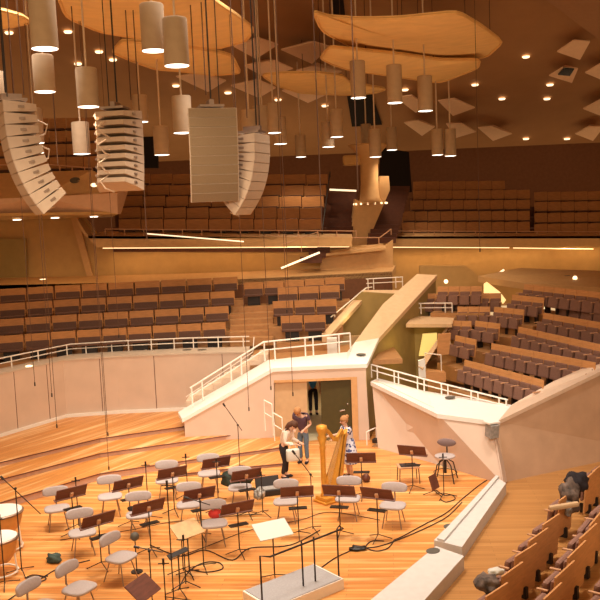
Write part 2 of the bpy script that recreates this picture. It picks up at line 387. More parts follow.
# ------------------------------------------------------------------ right seating block front walls
KZ = 1.72
kt = [P(372, 382, 25.7), P(438, 414, 22.5), P(493, 421, 21.6)]     # top front edge
kbm = [Z(378, 448, 0), Z(440, 465, 0), Z(504, 485, 0)]
m = MB()
for i in range(2):
    m.prism([kt[i], kt[i+1], kbm[i+1], kbm[i]], (.15, .3, 0))
struct(m.build('wall_right', 'stagewall'), 'pale faceted wall of the right seating block facing the stage')
ib = [P(378, 378, 27.3), P(425, 391, 25.2), P(512, 405, 23.1)]
m = MB().prism([kt[0]+V((-.05, -.05, .02)), kt[1]+V((-.03, -.07, .02)), ib[1], ib[0]], (0, 0, -.12)); m.prism([kt[1]+V((-.03, -.07, .02)), kt[2]+V((-.03, -.07, .02)), P(500, 421, 21.6), ib[2], ib[1]], (0, 0, -.12))
struct(m.build('trim_6', 'cap'), 'broad white ledge in front of the right seating block', 'ledge')
# side wall to the right
s0, s1 = P(498, 421.5, 21.6), P(650, 348, 23.6)
b0, b1 = Z(506, 482, -.06), Z(650, 451, -.06)
m = MB().prism([s0, s1, b1, b0], (.2, .35, 0)); m.prism([P(491, 421.5, 21.6), s0, b0, Z(503, 486, -.02)], (.12, .3, 0))
struct(m.build('wall_side', 'sidewall'), 'brown pink slanting side wall of the right seating block')
m = MB().prism([P(498, 421, 21.55), P(650, 347.5, 23.5), P(650, 338, 24.7), P(553, 381.5, 23.2), P(512, 404.5, 22.9)], (0, 0, -.10))
struct(m.build('trim_7', mat('side_capping', (.62, .46, .35), .45, var=.05)), 'pale capping climbing the side wall at right', 'ledge')
for x, y, l in ((450, 398, 'left'), (461, 400, 'right')):
    o = MB().lathe([(.13, 0), (.13, .012), (.08, .02)], (0, 0, 0), 16, 1.25, 1).build('ledge_vent', 'oval'); o.location = P(x, y, 24.1)+V((0, 0, .02)); o.rotation_euler = (0, 0, .5); tag(o, 'dark oval vent in the white ledge of the right block, %s one' % l, 'vent', 'vents in the white right ledge')
# small hung speaker box at the wall corner
b = empty('wall_speaker', P(492, 427, 21.35), .4, 'small grey speaker box fixed at the corner of the right block wall', 'speaker')
MB().box((0, 0, -.09), (.26, .26, .36), rx=.15, bev=.02).build('body', 'greycloth', b); MB().box((0, .02, .13), (.34, .3, .05), bev=.01).build('bracket', 'cap', b)
# pale kerb at foot of that wall
cp = [Z(396, 446, .0), Z(424, 454, 0), Z(440, 463, 0), Z(500, 479, 0)]
m = MB()
for a, b_ in zip(cp, cp[1:]):
    m.prism([a, b_, b_+V((.12, .22, 0)), a+V((.12, .22, 0))], (0, 0, .10))
struct(m.build('baseboard_right', 'cap'), 'white skirting kerb under the right block wall', 'skirting')
# stair gap at (378-395,440)
m = MB()
for k in range(4):
    m.prism([Z(374+k*5, 446-k*.2, -.02-.0*k), Z(392+k*2, 446+k, -.02), Z(392+k*2, 446+k, -.02)+V((0, .3, 0)), Z(374+k*5, 446, -.02)+V((0, .3, 0))], (0, 0, .05+.12*k))
m2 = MB()
for k in range(4): m2.box((2.55+.12*k, 25.3+.3*k, .06+.08*k), (.8, .3, .12+.16*k))
m.b.free()
struct(m2.build('side_steps', 'cap'), 'pale low steps in the gap right of the stage door', 'stair')
o = MB().box((0, 0, .06), (.75, .22, .12), bev=.02).build('floor_box', 'black'); o.location = Z(385, 446, .0) + V((0, -.05, .1)); o.rotation_euler = (0, 0, -.45); tag(o, 'black floor box lying at the foot of the right block wall', 'box')
# terrace body of the right block (stepped slabs follow rows, see seats)
# ------------------------------------------------------------------ seats prototypes
def seat_proto(kind):
    root = bpy.data.objects.new('theatre_seat', None); root.empty_display_size = .1; COL.objects.link(root); root['category'] = 'seat'
    if kind == 'bench':
        w = .80
        MB().box((0, .03, .62), (w, .04, .50), rx=-.10, bev=.012).build('back_panel', 'seatwood', root)
        MB().box((0, -.03, .50), (w-.06, .06, .24), rx=-.10, bev=.02).build('back_cushion', 'cushion', root)
        MB().box((0, -.22, .38), (w-.06, .34, .07), bev=.02).build('seat_cushion', 'cushion', root)
        MB().box((0, -.08, .19), (.5, .25, .38)).build('support', 'black', root)
    elif kind == 'gallery':
        w = .60
        MB().box((0, .02, .60), (w, .04, .50), rx=-.08, bev=.012).build('back_panel', 'seatwood', root)
        MB().box((0, -.2, .36), (w-.06, .34, .08), bev=.02).build('seat_cushion', 'cushion', root)
        MB().box((0, -.1, .17), (.3, .2, .34)).build('support', 'black', root)
    elif kind == 'tipup':
        w = .49
        MB().box((0, .03, .60), (w+.005, .035, .62), rx=-.12, bev=.01).build('back_panel', 'seatwood2', root)
        MB().box((0, -.02, .53), (w-.05, .07, .38), rx=-.12, bev=.03).build('back_cushion', 'cushion3', root)
        MB().box((0, -.22, .43), (w-.06, .09, .38), rx=-.18, bev=.035).build('seat_cushion', 'cushion3', root)
        for s in (-1, 1): MB().box((s*w/2, -.18, .60), (.04, .26, .03), bev=.008).build('armrest', 'arm', root)
        MB().box((0, -.02, .16), (.06, .2, .34)).build('support', 'black', root)
    elif kind == 'rear':
        w = .76
        MB().box((0, .03, .50), (w, .035, .84), rx=-.08, bev=.01).build('back_panel', 'seatwood2', root)
        MB().box((0, -.04, .58), (w-.1, .06, .46), rx=-.12, bev=.03).build('back_cushion', 'cushion2', root)
        MB().box((0, -.20, .52), (w-.22, .11, .42), rx=-.15, bev=.05).build('seat_cushion', 'cushion2', root)
        MB().box((w/2, -.16, .66), (.05, .2, .03), bev=.01).build('armrest', 'arm', root)
        MB().box((0, -.05, .1), (.08, .25, .22)).build('support', 'black', root)
    return root
protos = {}
TOP = {'bench': .87, 'gallery': .85, 'tipup': .90, 'rear': .92}
def put_seat(kind, p, rz, label, group, sx=1):
    if kind not in protos:
        o = protos[kind] = seat_proto(kind); o.location = p; o.rotation_euler = (0, 0, rz); o['label'] = label; o['group'] = group
    else: o = dup(protos[kind], p, rz, label, group)
    o.scale = (sx, 1, 1)
    return o
def seat_row(kind, pts, n, lab, group, start=0):
    """pts: polyline of back-top points; n seats spread evenly; lab(i, n) -> label"""
    pts = [V(p) for p in pts]; seg = [(b-a).length for a, b in zip(pts, pts[1:])]; T = sum(seg)
    w0 = {'bench': .84, 'gallery': .62, 'tipup': .505, 'rear': .8}[kind]
    out = []
    for i in range(n):
        d = (i+.5)/n*T; k = 0
        while k < len(seg)-1 and d > seg[k]: d -= seg[k]; k += 1
        p = pts[k].lerp(pts[k+1], d/seg[k]); dr = pts[k+1]-pts[k]
        out.append(put_seat(kind, p - V((0, 0, TOP[kind])), math.atan2(dr.y, dr.x), lab(i, n), group, (T/n)/w0))
    return out
def terrace(name, rows, m, label, depth=1.0, bottom=0.0, front=.62):
    """rows: list of (polyline of back-top points, top height)"""
    mb = MB()
    for pts, t in rows:
        for a, b in zip(pts, pts[1:]):
            dr = (b-a).normalized(); nrm = V((dr.y, -dr.x, 0)).normalized()
            a2 = V((a.x, a.y, a.z-t-.01)); b2 = V((b.x, b.y, b.z-t-.01))
            ex = .15 if front > .5 else .02
            q = [a2+nrm*front-dr*ex, b2+nrm*front+dr*ex, b2-nrm*(depth-.6)+dr*ex, a2-nrm*(depth-.6)-dr*ex]
            zb = min(a2.z, b2.z)-bottom
            mb.prism(q, (0, 0, -bottom))
    return struct(mb.build(name, m), label, 'terrace')

# left block : four bench rows
names = ['front', 'second', 'third', 'top']
rowsL = []
ends = [226, 229, 235, 238]
for r in range(4):
    zt = 3.27 + .47*r
    prof = [(-30, 29.0), (0, 29.2), (67, 29.8), (150, 30.2), (ends[r], 30.5)]
    pts = []
    for x, D in prof:
        D += r*1.0
        y0, y1 = 100, 700
        for _ in range(40):
            mid = (y0+y1)/2
            if P(x, mid, D).z > zt: y0 = mid
            else: y1 = mid
        pts.append(P(x, y0, D))
    rowsL.append((pts, TOP['bench']))
    seat_row('bench', pts[::-1] if False else pts, [10, 10, 10, 10][r], lambda i, n, r=r: 'bench seat in the %s row of the left block, %s left of the aisle steps' % (names[r], ORD[n-1-i]), 'bench seats of the left block')
terrace('terrace', rowsL, 'step', 'stepped floor of the left seating block', bottom=.5)
# middle block rows
mid = [((280, 316), (326, 315), 29.9, 2, 'front'), ((272, 301.5), (337, 299), 30.9, 3, 'second'), ((277, 288), (340, 285), 31.9, 3, 'third'), ((243, 283), (345, 277), 33.0, 5, 'topmost')]
rowsM = []
for a, b, D, n, nm in mid:
    p = [P(*a, D), P(*b, D)]; rowsM.append((p, TOP['bench']))
    seat_row('bench', p, n, lambda i, n, nm=nm: 'wooden seat in the %s row of the middle block, %s from its left end' % (nm, ORD[i]), 'seats of the middle block')
terrace('terrace', rowsM, 'step', 'stepped floor of the middle seating block', bottom=.5)
# little side seats beyond (narrow panels)
# aisle steps between left and middle blocks
m = MB()
for k in range(6):
    D = 30.0+k*.5; a = P(231, 340-k*6.3, D); b = P(272, 340-k*6.3, D); w = 4.0
    zz = P(250, 338-k*6.2, D).z
    m.box(((a.x+b.x)/2, D+.5, zz-.15), (b.x-a.x+.1, 1.0, .3), bev=.01)
struct(m.build('aisle_steps', 'step'), 'wooden aisle steps between the left and middle blocks', 'stair')

# right block rows (tip-up seats)
RB = [((463, 360), (542, 380.7), 2.17, 8, 'front row'), ((490, 343.5), (594, 363), 2.57, 9, 'second row'), ((517, 327), (606, 346.5), 2.97, 8, 'third row'),
      ((542, 313), (612, 325), 3.37, 6, 'fourth row'), ((563, 298), (612, 306), 3.77, 4, 'fifth row'), ((523, 284.5), (612, 294), 4.13, 8, 'highest row')]
rowsR = []
for a, b, z, n, nm in RB:
    p = [Z(*a, z), Z(*b, z)]; rowsR.append((p, TOP['tipup']))
    seat_row('tipup', p, n, lambda i, n, nm=nm: 'tip-up seat in the %s of the right block, %s from the aisle' % (nm, ORD[i]), 'tip-up seats of the right block')
terrace('terrace', rowsR, 'step', 'stepped floor of the right seating block', depth=1.2, bottom=.6, front=.42)
RG = [((454, 335.5), (475, 340), 2.6, 2, 'the lowest pair by the wooden screen'), ((474, 321), (499, 324), 3.0, 2, 'the pair left of the third row aisle'), ((493, 307), (523, 310), 3.4, 3, 'the short row below the bright door light'),
      ((511, 295), (543, 298), 3.8, 3, 'the short row right of the bright opening'), ((451, 321), (471, 321.5), 3.0, 2, 'the pair beside the small balcony slab'), ((457, 307), (490, 307), 3.4, 3, 'the row just right of the small balcony railing'),
      ((424, 294), (501, 293.5), 3.8, 7, 'the long row behind the small balcony'), ((437, 287), (482, 286.5), 4.1, 4, 'the dark row furthest back by the wall')]
rowsG = []
for a, b, z, n, nm in RG:
    p = [Z(*a, z), Z(*b, z)]; rowsG.append((p, TOP['tipup']))
    seat_row('tipup', p, n, lambda i, n, nm=nm: 'tip-up seat in %s, %s from the left' % (nm, ORD[i]), 'tip-up seats in the far corner of the right block')
terrace('terrace', rowsG, 'step', 'stepped floor in the far corner of the right seating block', depth=1.2, bottom=.5)
# floor under the right block
m = MB().prism([P(428, 380, 27.3)-V((0, 0, .55)), P(515, 403, 24.8)-V((0, 0, .55)), V((12, 23.0, 1.2)), V((14, 34, 1.3)), V((5, 34, 1.3))], (0, 0, -.1)); struct(m.build('block_floor', 'step'), 'dark wooden floor below the right seating block', 'floor')

# ------------------------------------------------------------------ small balcony and passage on the right
px_wall('side_screen', [(438, 334), (451, 333), (449, 354), (437, 356)], 28.6, .06, 'seatwood2', 'small upright wooden screen beside the side stair')
m = MB().prism([P(406, 324, 29.5), P(452, 324, 29.5), P(455, 316, 31.2), P(413, 316, 31.5)], (0, 0, -.12)); struct(m.build('small_balcony', 'cap2'), 'tan slab of the small balcony over the lit doorway', 'balcony')
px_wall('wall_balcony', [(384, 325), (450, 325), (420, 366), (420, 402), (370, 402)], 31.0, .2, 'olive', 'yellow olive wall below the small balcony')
m = MB().prism([P(423, 334, 30.6), P(437, 333, 30.6), P(437, 345, 30.6), P(426, 356, 30.6), P(419, 356, 30.6)], (0, .1, 0)); struct(m.build('window_1', mat('lit_doorway', (.7, .55, .2), .6, var=.02, emit=(1, .72, .2), strength=.7)), 'small glowing doorway under the little balcony', 'doorway')
m = MB().prism([P(455, 317, 30.8), P(450, 322, 30.6), P(418, 366, 27.4), P(423, 369, 27.3)], (0, .15, -.1)); struct(m.build('trim_8', 'cap2'), 'sloping tan rail wall down to the side stair foot', 'parapet')
px_wall('stair_newel', [(418.5, 361), (425, 359), (426, 378), (419, 377)], 27.4, .15, 'cap', 'pale newel wall at the foot of the side stair')
px_wall('side_plinth', [(425, 371), (446, 373), (446, 382), (425, 381)], 27.5, .5, 'seatwood2', 'low wooden plinth beside the right block front row')
# parapet pieces around the middle landing
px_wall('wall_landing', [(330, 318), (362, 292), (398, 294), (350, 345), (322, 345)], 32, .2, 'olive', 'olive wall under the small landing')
m = MB().prism([P(322, 334, 29.6), P(330, 335, 29.4), P(364, 298, 32.2), P(382, 299, 32.2), P(402, 290, 33.2), P(362, 290, 32.8)], (0, 0, -.14)); struct(m.build('trim_9', 'cap2'), 'tan capping of the small landing beside the middle seats', 'parapet')
px_wall('landing_pier', [(322, 334), (330, 335), (331, 352), (322, 352)], 29.3, .25, 'cap2', 'tan pier end beside the middle seats')
o = MB().box((0, 0, .28), (.34, .3, .56), bev=.02).build('lectern_box', 'cap'); o.location = P(332.5, 354, 28.3); tag(o, 'small white box standing on the landing at the railing', 'box')
# ------------------------------------------------------------------ ledge and wall behind left block
LD = [(-40, 286, 34.0), (150, 282, 34.0), (245, 279, 34.2), (392, 271.5, 34.4)]
LU = [(-40, 279, 35.3), (150, 274.5, 35.3), (245, 271.5, 35.4), (396, 265, 35.6)]
m = MB()
for i in range(3): m.prism([P(*LD[i]), P(*LD[i+1]), P(*LU[i+1]), P(*LU[i])], (0, 0, -.22))
struct(m.build('trim_10', 'fascia'), 'long tan ledge above the left and middle seats', 'ledge')
m = MB()
for i in range(3):
    a, b = P(*LD[i]), P(*LD[i+1]); m.prism([a, b, b-V((0, 0, 3)), a-V((0, 0, 3))], (0, .15, 0))
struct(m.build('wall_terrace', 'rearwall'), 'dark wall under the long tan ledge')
px_wall('wall_back_left', [(-60, 205), (75, 205), (105, 243), (366, 246), (396, 262), (396, 275), (-60, 285)], 35.5, .2, 'tan', 'glowing tan wall behind the left block')
for x, y, l in ((6, 284.5, 'far left'), (43, 281, 'middle'), (78, 283, 'right')):
    o = MB().lathe([(.13, 0), (.13, .03), (.08, .04)], (0, 0, 0), 14).build('ledge_light', 'downglow'); o.location = P(x, y-1.5, 34.6 if y > 282.5 else 34.9); o.scale = (1.0, 1, .6); tag(o, 'round light set in the tan ledge, %s of three' % l, 'light', 'lights in the long tan ledge')
o = MB().lathe([(.11, 0), (.11, .03), (.07, .04)], (0, 0, 0), 14).build('ledge_light', 'downglow'); o.location = Z(29, 366.5, wz+.05); tag(o, 'lone round light in the ledge of the pale curved wall', 'light')
o = MB().lathe([(.11, 0), (.11, .03), (.07, .04)], (0, 0, 0), 14).build('ledge_light', 'downglow'); o.location = P(374, 331.5, 28.9); tag(o, 'round light in the tall sloping parapet', 'light')
# big panel at far left
px_wall('door_3', [(-20, 239), (26, 238.5), (27, 279), (-20, 281)], 35.3, .06, 'olive', 'olive double door in the tan wall at the left edge')
px_wall('trim_11', [(70, 215), (77, 215), (93, 276), (87, 277)], 35.3, .12, 'fascia', 'slanting edge in the tan wall under the balcony')

# ---------------- galleries
GD = 34.4
gf = [(76, 218), (88, 235.5), (350, 237.5)]
m = MB()
m.prism([P(88, 236, GD), P(352, 237.5, GD), P(352, 246.5, GD), P(97, 247.5, GD)], (0, .9, 0)); m.prism([P(74, 214, GD), P(88, 236, GD), P(97, 247.5, GD), P(80, 230, GD)], (0, .9, 0))
m.prism([P(88, 236, GD), P(352, 237.5, GD), P(352, 234, 36), P(105, 231, 36)], (0, 0, -.1))
struct(m.build('gallery_fascia', 'fascia'), 'tan front of the left upper gallery', 'gallery')
def strip(label, a, b, D, r=.022, dd=.0, m='strip', off=.0):
    o = MB().tube([P(*a, D)+V((0, .5, off)), P(*b, D)+V((0, .5, off))], r, 6).build('light_strip', m); tag(o, label, 'light strip'); return o
strip('warm light strip under the left upper gallery front', (100, 248.7), (350, 247.2), GD)
strip('bright white light bar lying along the left gallery front', (145, 234), (243, 242), GD-.7, .028, m='stripw')
railing('low cream railing along the left upper gallery', [P(105, 229, GD+.4), P(356, 231, GD+.4)], .26, [(0, t/13) for t in range(14)], r=.022, m='arm', mid=False)
m = MB(); 
rowsU = []
for r, (yl, yr, xl, xr, D) in enumerate(((219, 219, 118, 321, 36), (207.5, 208, 118, 322, 37), (196, 196.5, 120, 324, 38), (185, 185.5, 124, 326, 39), (174, 174.5, 128, 328, 40))):
    p = [P(xl, yl, D), P(xr, yr, D)]; rowsU.append((p, TOP['gallery']))
    seat_row('gallery', p, 9, lambda i, n, r=r: 'brown seat, %s row of the left upper gallery, %s from the dark stair' % (['front', 'second', 'third', 'fourth', 'back'][r], ORD[n-1-i]), 'seats of the left upper gallery')
terrace('gallery_terrace', rowsU, 'darkstep', 'stepped floor of the left upper gallery', bottom=.5)
railing('thin dark rail beside the left upper gallery stair', [P(330, 172, 40.5), P(322, 232, 35.6)], .2, [(0, .02), (0, .5), (0, .98)], r=.03, mid=False, m='black')
# right upper gallery
GR = 38.5
m = MB().prism([P(372, 250, GR-2.5), P(391, 236.5, GR), P(391, 246.5, GR), P(378, 256, GR-2.5)], (0, .9, 0))
m.prism([P(391, 236.5, GR), P(640, 236, GR), P(640, 246, GR), P(391, 246.5, GR)], (0, .9, 0)); m.prism([P(391, 236.5, GR), P(640, 236, GR), P(640, 233, 40), P(391, 233, 40)], (0, 0, -.1))
struct(m.build('gallery_fascia', 'fascia'), 'tan front of the right upper gallery', 'gallery')
strip('warm light strip under the right upper gallery front, left length', (387, 247.6), (512, 248.2), GR)
strip('warm light strip under the right upper gallery front, right length', (516, 248.4), (597, 249.5), GR)
railing('low cream railing along the right upper gallery', [P(388, 236, GR+.2), P(393, 231, GR+.4), P(640, 232, GR+.4)], .22, [(1, t/12) for t in range(13)], r=.022, m='arm', mid=False)
px_wall('wall_back_right', [(380, 245), (660, 245), (660, 300), (380, 310)], 39.6, .2, 'tan', 'glowing tan wall behind the right seating block')
# sloping ledge behind right block
m = MB().prism([P(520, 268, 37.5), P(640, 272, 35), P(640, 290, 31), P(523, 283, 33.5), P(478, 276, 34.5)], (0, 0, -.25)); struct(m.build('trim_12', 'fascia'), 'broad tan ledge behind the right seating block', 'ledge')
px_wall('wall_corner', [(420, 266), (466, 266), (480, 277), (505, 277), (520, 283), (505, 300), (420, 300)], 37, .2, 'tan', 'olive corner wall behind the far seats')
px_wall('window_2', [(484, 284), (487, 282), (500, 292), (506, 300), (503, 304), (497, 294), (484, 294)], 33.8, .05, mat('lit_opening', (.9, .7, .3), .5, var=.02, emit=(1, .70, .28), strength=1.1), 'bright lit opening behind the far corner seats')
px_wall('window_3', [(542, 305), (547, 304), (547, 311), (540, 314)], 31, .05, mat('lit_sign', (.9, .8, .5), .5, var=.02, emit=(1, .8, .45), strength=1.3), 'tiny bright lit panel beside the aisle of the right block')
for x, y, D, l in ((446, 281.5, 35.6, 'small round wall light at the far corner'), (575, 278, 33.9, 'round light in the broad ledge behind the right block')):
    o = MB().sphere((0, 0, 0), .09, seg=10).build('wall_light', 'downglow'); o.location = P(x, y, D); tag(o, l, 'light')
for x, y, l in ((566, 276, 'left'), (582, 276.5, 'right')):
    o = MB().lathe([(.16, 0), (.16, .02), (.1, .03)], (0, 0, 0), 12, 1.2, 1).build('ledge_vent', 'oval'); o.location = P(x, y, 34.6); tag(o, 'dark oval vent in the broad ledge behind the right block, %s of the light' % l, 'vent', 'vents in the broad right ledge')
strip('small row of lights on the far left end of the broad ledge', (497, 277), (507, 270.5), 35.6, .04, m='stripw')
rowsV = []
for r, (y, xl, D, n) in enumerate(((222, 402, 40.5, 10), (211, 402, 41.5, 10), (200, 410, 42.5, 9), (190, 413, 43.5, 9), (181, 413, 44.5, 7))):
    xr = 530 if r < 4 else 505
    p = [P(xl, y+.5, D), P(xr, y-.2, D)]; rowsV.append((p, TOP['gallery']))
    seat_row('gallery', p, n, lambda i, n, r=r: 'wooden seat, %s row of the right upper gallery, %s from the central stair' % (['front', 'second', 'third', 'fourth', 'back'][r], ORD[i]), 'seats of the right upper gallery')
    if r < 4:
        p = [P(534, y+2, D+.2), P(615, y+1, D)]; rowsV.append((p, TOP['gallery']))
        seat_row('gallery', p, 6, lambda i, n, r=r: 'seat at the right edge of the upper gallery, %s row, %s from left' % (['front', 'second', 'third', 'back'][r], ORD[i]), 'seats at the far right of the upper gallery')
terrace('gallery_terrace', rowsV, 'darkstep', 'stepped floor of the right upper gallery', bottom=.5)
# dark stairs beside the column
def stair_px(label, xl0, xr0, y0, xl1, xr1, y1, D0, D1, n, m_):
    m = MB()
    for k in range(n):
        t = k/n; t2 = (k+.55)/n
        D = D0+(D1-D0)*t; xl = xl0+(xl1-xl0)*t; xr = xr0+(xr1-xr0)*t; y = y0+(y1-y0)*t
        a, b, c, d = P(xl, y-(y0-y1)/n*1.0, D), P(xr, y-(y0-y1)/n*1.0, D), P(xr, y+1, D), P(xl, y+1, D)
        m.prism([a, b, c, d], (0, (D1-D0)/n+.15, 0))
    return struct(m.build('stair', m_), label, 'stair')
stair_px('dark red stair left of the pale column', 324, 351, 247, 329, 358, 193, 35.8, 41, 13, 'darkstep')
stair_px('dark red stair right of the pale column', 368, 396, 242, 386, 411, 186, 36.6, 42, 13, 'darkstep')
strip('light strip at the head of the dark stair left of the column', (330, 189.3), (357, 190.5), 41.2, .05, m='stripw')
# lit short stair below
stair_px('short red stair with a glowing edge above the long ledge', 300, 322, 262, 326, 334, 247, 34.5, 35.0, 3, 'darkstep')
strip('glowing stair edge strip beside the short red stair', (281, 269), (320, 253), 33.9, .045, m='stripw')
railing('thin cream rail over the glowing stair edge', [P(284, 244, 34.0), P(318, 232, 34.0)], .55, [(0, 0), (0, .5), (0, 1)], r=.018, mid=False, m='arm')
# wall below column
px_wall('wall_column', [(322, 251), (386, 245), (393, 240), (393, 270), (320, 272)], 35.2, .3, 'fascia', 'tan low wall below the column')
m = MB().prism([P(326, 253.5, 34.7), P(386, 247.5, 34.7), P(383, 243.5, 35.8), P(330, 248, 35.8)], (0, 0, -.1)); struct(m.build('trim_13', 'fascia'), 'tan coping of the low wall below the column', 'ledge')
railing('low rail joining the galleries below the column', [P(319, 238, 35.5), P(380, 237.5, 35.5), P(391, 229, 36.5)], .25, [(0, .02), (0, .45), (0, .98), (1, 1)], r=.025, mid=False, m='arm')
# pedestal + column
px_wall('column_pedestal', [(355, 199), (364, 203), (378, 192), (380, 176), (389, 176), (390, 190), (366, 246), (350, 247)], 37.6, 1.0, 'fascia', 'tan tapering pedestal under the pale column')
col = empty('column', P(371, 204, 37.5)+V((0, .3, 0)), 0, 'pale round column rising between the two dark stairs', 'column')
MB().lathe([(.62, 0), (.46, .25), (.40, .9), (.39, 1.6), (.43, 2.1), (.8, 2.5), (.9, 2.6)], n=20).build('shaft', 'fascia', col, smooth=True)
MB().box((-.35, .1, 1.95), (1.6, .5, .45), bev=.1).build('bracket', 'tan', col)
for k in range(8):
    a = math.pi + math.pi*k/7
    MB().sphere((.72*math.cos(a), .55*math.sin(a), .02), .045, seg=8).build('ring_light', 'downglow', col)
# rear walls
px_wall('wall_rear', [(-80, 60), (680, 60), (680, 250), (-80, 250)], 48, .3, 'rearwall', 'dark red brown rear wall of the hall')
px_wall('rear_doorway', [(381, 147), (409, 152), (412, 192), (378, 196)], 45.5, .2, 'dark', 'black opening above the dark stair right of the column')
px_wall('rear_doorway', [(128, 130), (158, 130), (158, 168), (130, 168)], 44.5, .2, 'dark', 'black opening between the hanging speaker arrays')
# side walls
for nm, x in (('wall_far_left', -21), ('wall_far_right', 22)):
    struct(MB().box((x, 30, 8), (.2, 40, 18)).build(nm, 'tan'), '%s wall of the hall outside the seating' % ('left' if x < 0 else 'right'))
# ------------------------------------------------------------------ left balcony
BD = 30.0
m = MB().prism([P(-60, 201, BD), P(40, 197, BD), P(117, 193, BD+1), P(118, 214, BD+1), P(40, 215.5, BD), P(-60, 217, BD)], (0, .5, 0))
m.prism([P(117, 193, BD+1), P(126, 189, BD+2.5), P(118, 214, BD+1)], (0, .5, 0))
struct(m.build('balcony_front', 'pinkfascia'), 'pink front of the left side balcony', 'balcony')
m = MB().prism([P(-60, 201, BD), P(40, 197, BD), P(117, 193, BD+1), P(126, 189, BD+2.5), P(92, 170, BD+1.6), P(-60, 175, BD+1.5)], (0, .4, -.02)); struct(m.build('balcony_slope', 'fascia'), 'tan sloping top of the left side balcony front', 'balcony')
m = MB().prism([P(-60, 217, BD), P(40, 215.5, BD), P(118, 214, BD+1), P(112, 217, BD+5.4), P(-60, 223, BD+5.4)], (0, 0, .1)); struct(m.build('balcony_soffit', 'tan'), 'underside of the left side balcony', 'soffit')
for x, y, l in ((17, 219.5, 'left'), (55, 217.6, 'middle'), (94, 216.4, 'right')):
    p = P(x, y, BD+2.2); o = MB().lathe([(.14, -.03), (.16, 0)], (0, 0, 0), 14).build('downlight', 'glow'); o.location = P(x, y, BD+2.3); tag(o, 'round downlight under the left balcony, %s of three' % l, 'light', 'downlights under the left balcony')
o = MB().sphere((0, 0, 0), .09, seg=10, sc=(1.4, 1, .8)).build('wall_light', 'downglow'); o.location = P(94, 185, BD+.9); tag(o, 'round light in the sloping left balcony top', 'light')
o = MB().lathe([(.14, 0), (.14, .03)], (0, 0, 0), 14, 1.3, 1).build('ledge_vent', 'oval'); o.location = P(75, 180.5, BD+.95); o.rotation_euler = (.8, 0, 0); tag(o, 'dark oval vent in the sloping left balcony top', 'vent')
railing('cream railing of the left side balcony between the speaker arrays', [P(-40, 166, BD+1.8), P(42, 164, BD+1.8), P(92, 168, BD+1.8)], .28, [(0, .3), (0, .8), (1, .1), (1, .35), (1, .6), (1, .85), (1, 1)], r=.025, m='arm', mid=False)
rowsB = []
for r, (y, D) in enumerate(((157, 32.6), (144, 33.6), (131, 34.6), (118, 35.6))):
    p = [P(-20, y+2, D), P(100, y-1, D)]; rowsB.append((p, TOP['gallery']))
    seat_row('gallery', p, 7, lambda i, n, r=r: 'brown seat in the %s row of the left side balcony, %s from its right end' % (['front', 'second', 'third', 'back'][r], ORD[n-1-i]), 'seats of the left side balcony')
terrace('balcony_terrace', rowsB, 'darkstep', 'stepped floor of the left side balcony', bottom=.5)

# ------------------------------------------------------------------ ceiling
m = MB()
m.prism([(-40, 4, ceil_z(4)), (40, 4, ceil_z(4)), (40, 48.2, ceil_z(48.2)), (-40, 48.2, ceil_z(48.2))], (0, 0, .3))
struct(m.build('ceiling', 'ceiling'), 'brown sloping ceiling', 'ceiling')
m = MB().prism([C(540, -6, .1), C(640, 70, .1), C(760, 60, .35), C(740, -140, .35), C(560, -140, .1)], (0, 0, -.05)); struct(m.build('ceiling_fold', mat('ceiling_light', (.36, .19, .1), .8, var=.04)), 'lighter folded ceiling plane in the top right corner', 'ceiling')
def hatch(pts, l): struct(MB().prism([C(x, y, .06) for x, y in pts], (0, 0, -.04)).build('ceiling_hatch', 'dark'), l, 'opening')
hatch([(347, 95), (372, 94), (382, 124), (352, 126)], 'dark ceiling opening behind the pendant lamps'); hatch([(330, -6), (343, -6), (345, 14), (333, 13)], 'dark ceiling opening above the right cloud')
kites = [((234, 47), (258, 38), (278, 45), (256, 59)), ((281, 50), (314, 42), (330, 47), (312, 64)), ((244, 66), (275, 61), (293, 69), (264, 77)), ((231, 86), (258, 80), (276, 88), (259, 98)),
 ((282, 91), (305, 84), (326, 95), (308, 103)), ((176, 77), (200, 74), (226, 81), (208, 92)), ((296, 71), (312, 67), (342, 72), (320, 78)), ((396, 98), (412, 97), (425, 104), (416, 113)), ((438, 101), (453, 99), (475, 108), (453, 116)),
 ((404, 123), (418, 121), (435, 127), (422, 136)), ((446, 124), (462, 124), (476, 132), (456, 138)), ((478, 128), (492, 127), (512, 134), (493, 141)), ((557, 52), (573, 41), (590, 42), (580, 60)), ((549, 76), (562, 68), (578, 69), (572, 83)),
 ((585, 73), (600, 64), (618, 66), (604, 81)), ((583, 109), (600, 100), (620, 102), (606, 118)), ((575, 134), (588, 127), (604, 127), (593, 141))]
kl = ['between the left and right clouds, highest of the left cluster', 'touching the left tip of the middle right cloud', 'directly above the slender low cloud', 'below left of the slender low cloud', 'half hidden under the slender low cloud', 'left of the cluster above the tallest speaker array', 'thin one peeping over the slender low cloud',
 'just right of the lamp pair under the right cloud', 'in the upper row right of the right cloud lamps', 'just left of the twin right lamps', 'half behind the twin right lamps', 'lowest one right of the twin right lamps', 'highest in the right corner group', 'with a black screen on it, right corner group', 'cut by the right photo edge, uppermost', 'cut by the right photo edge, middle', 'lowest of the right corner group']
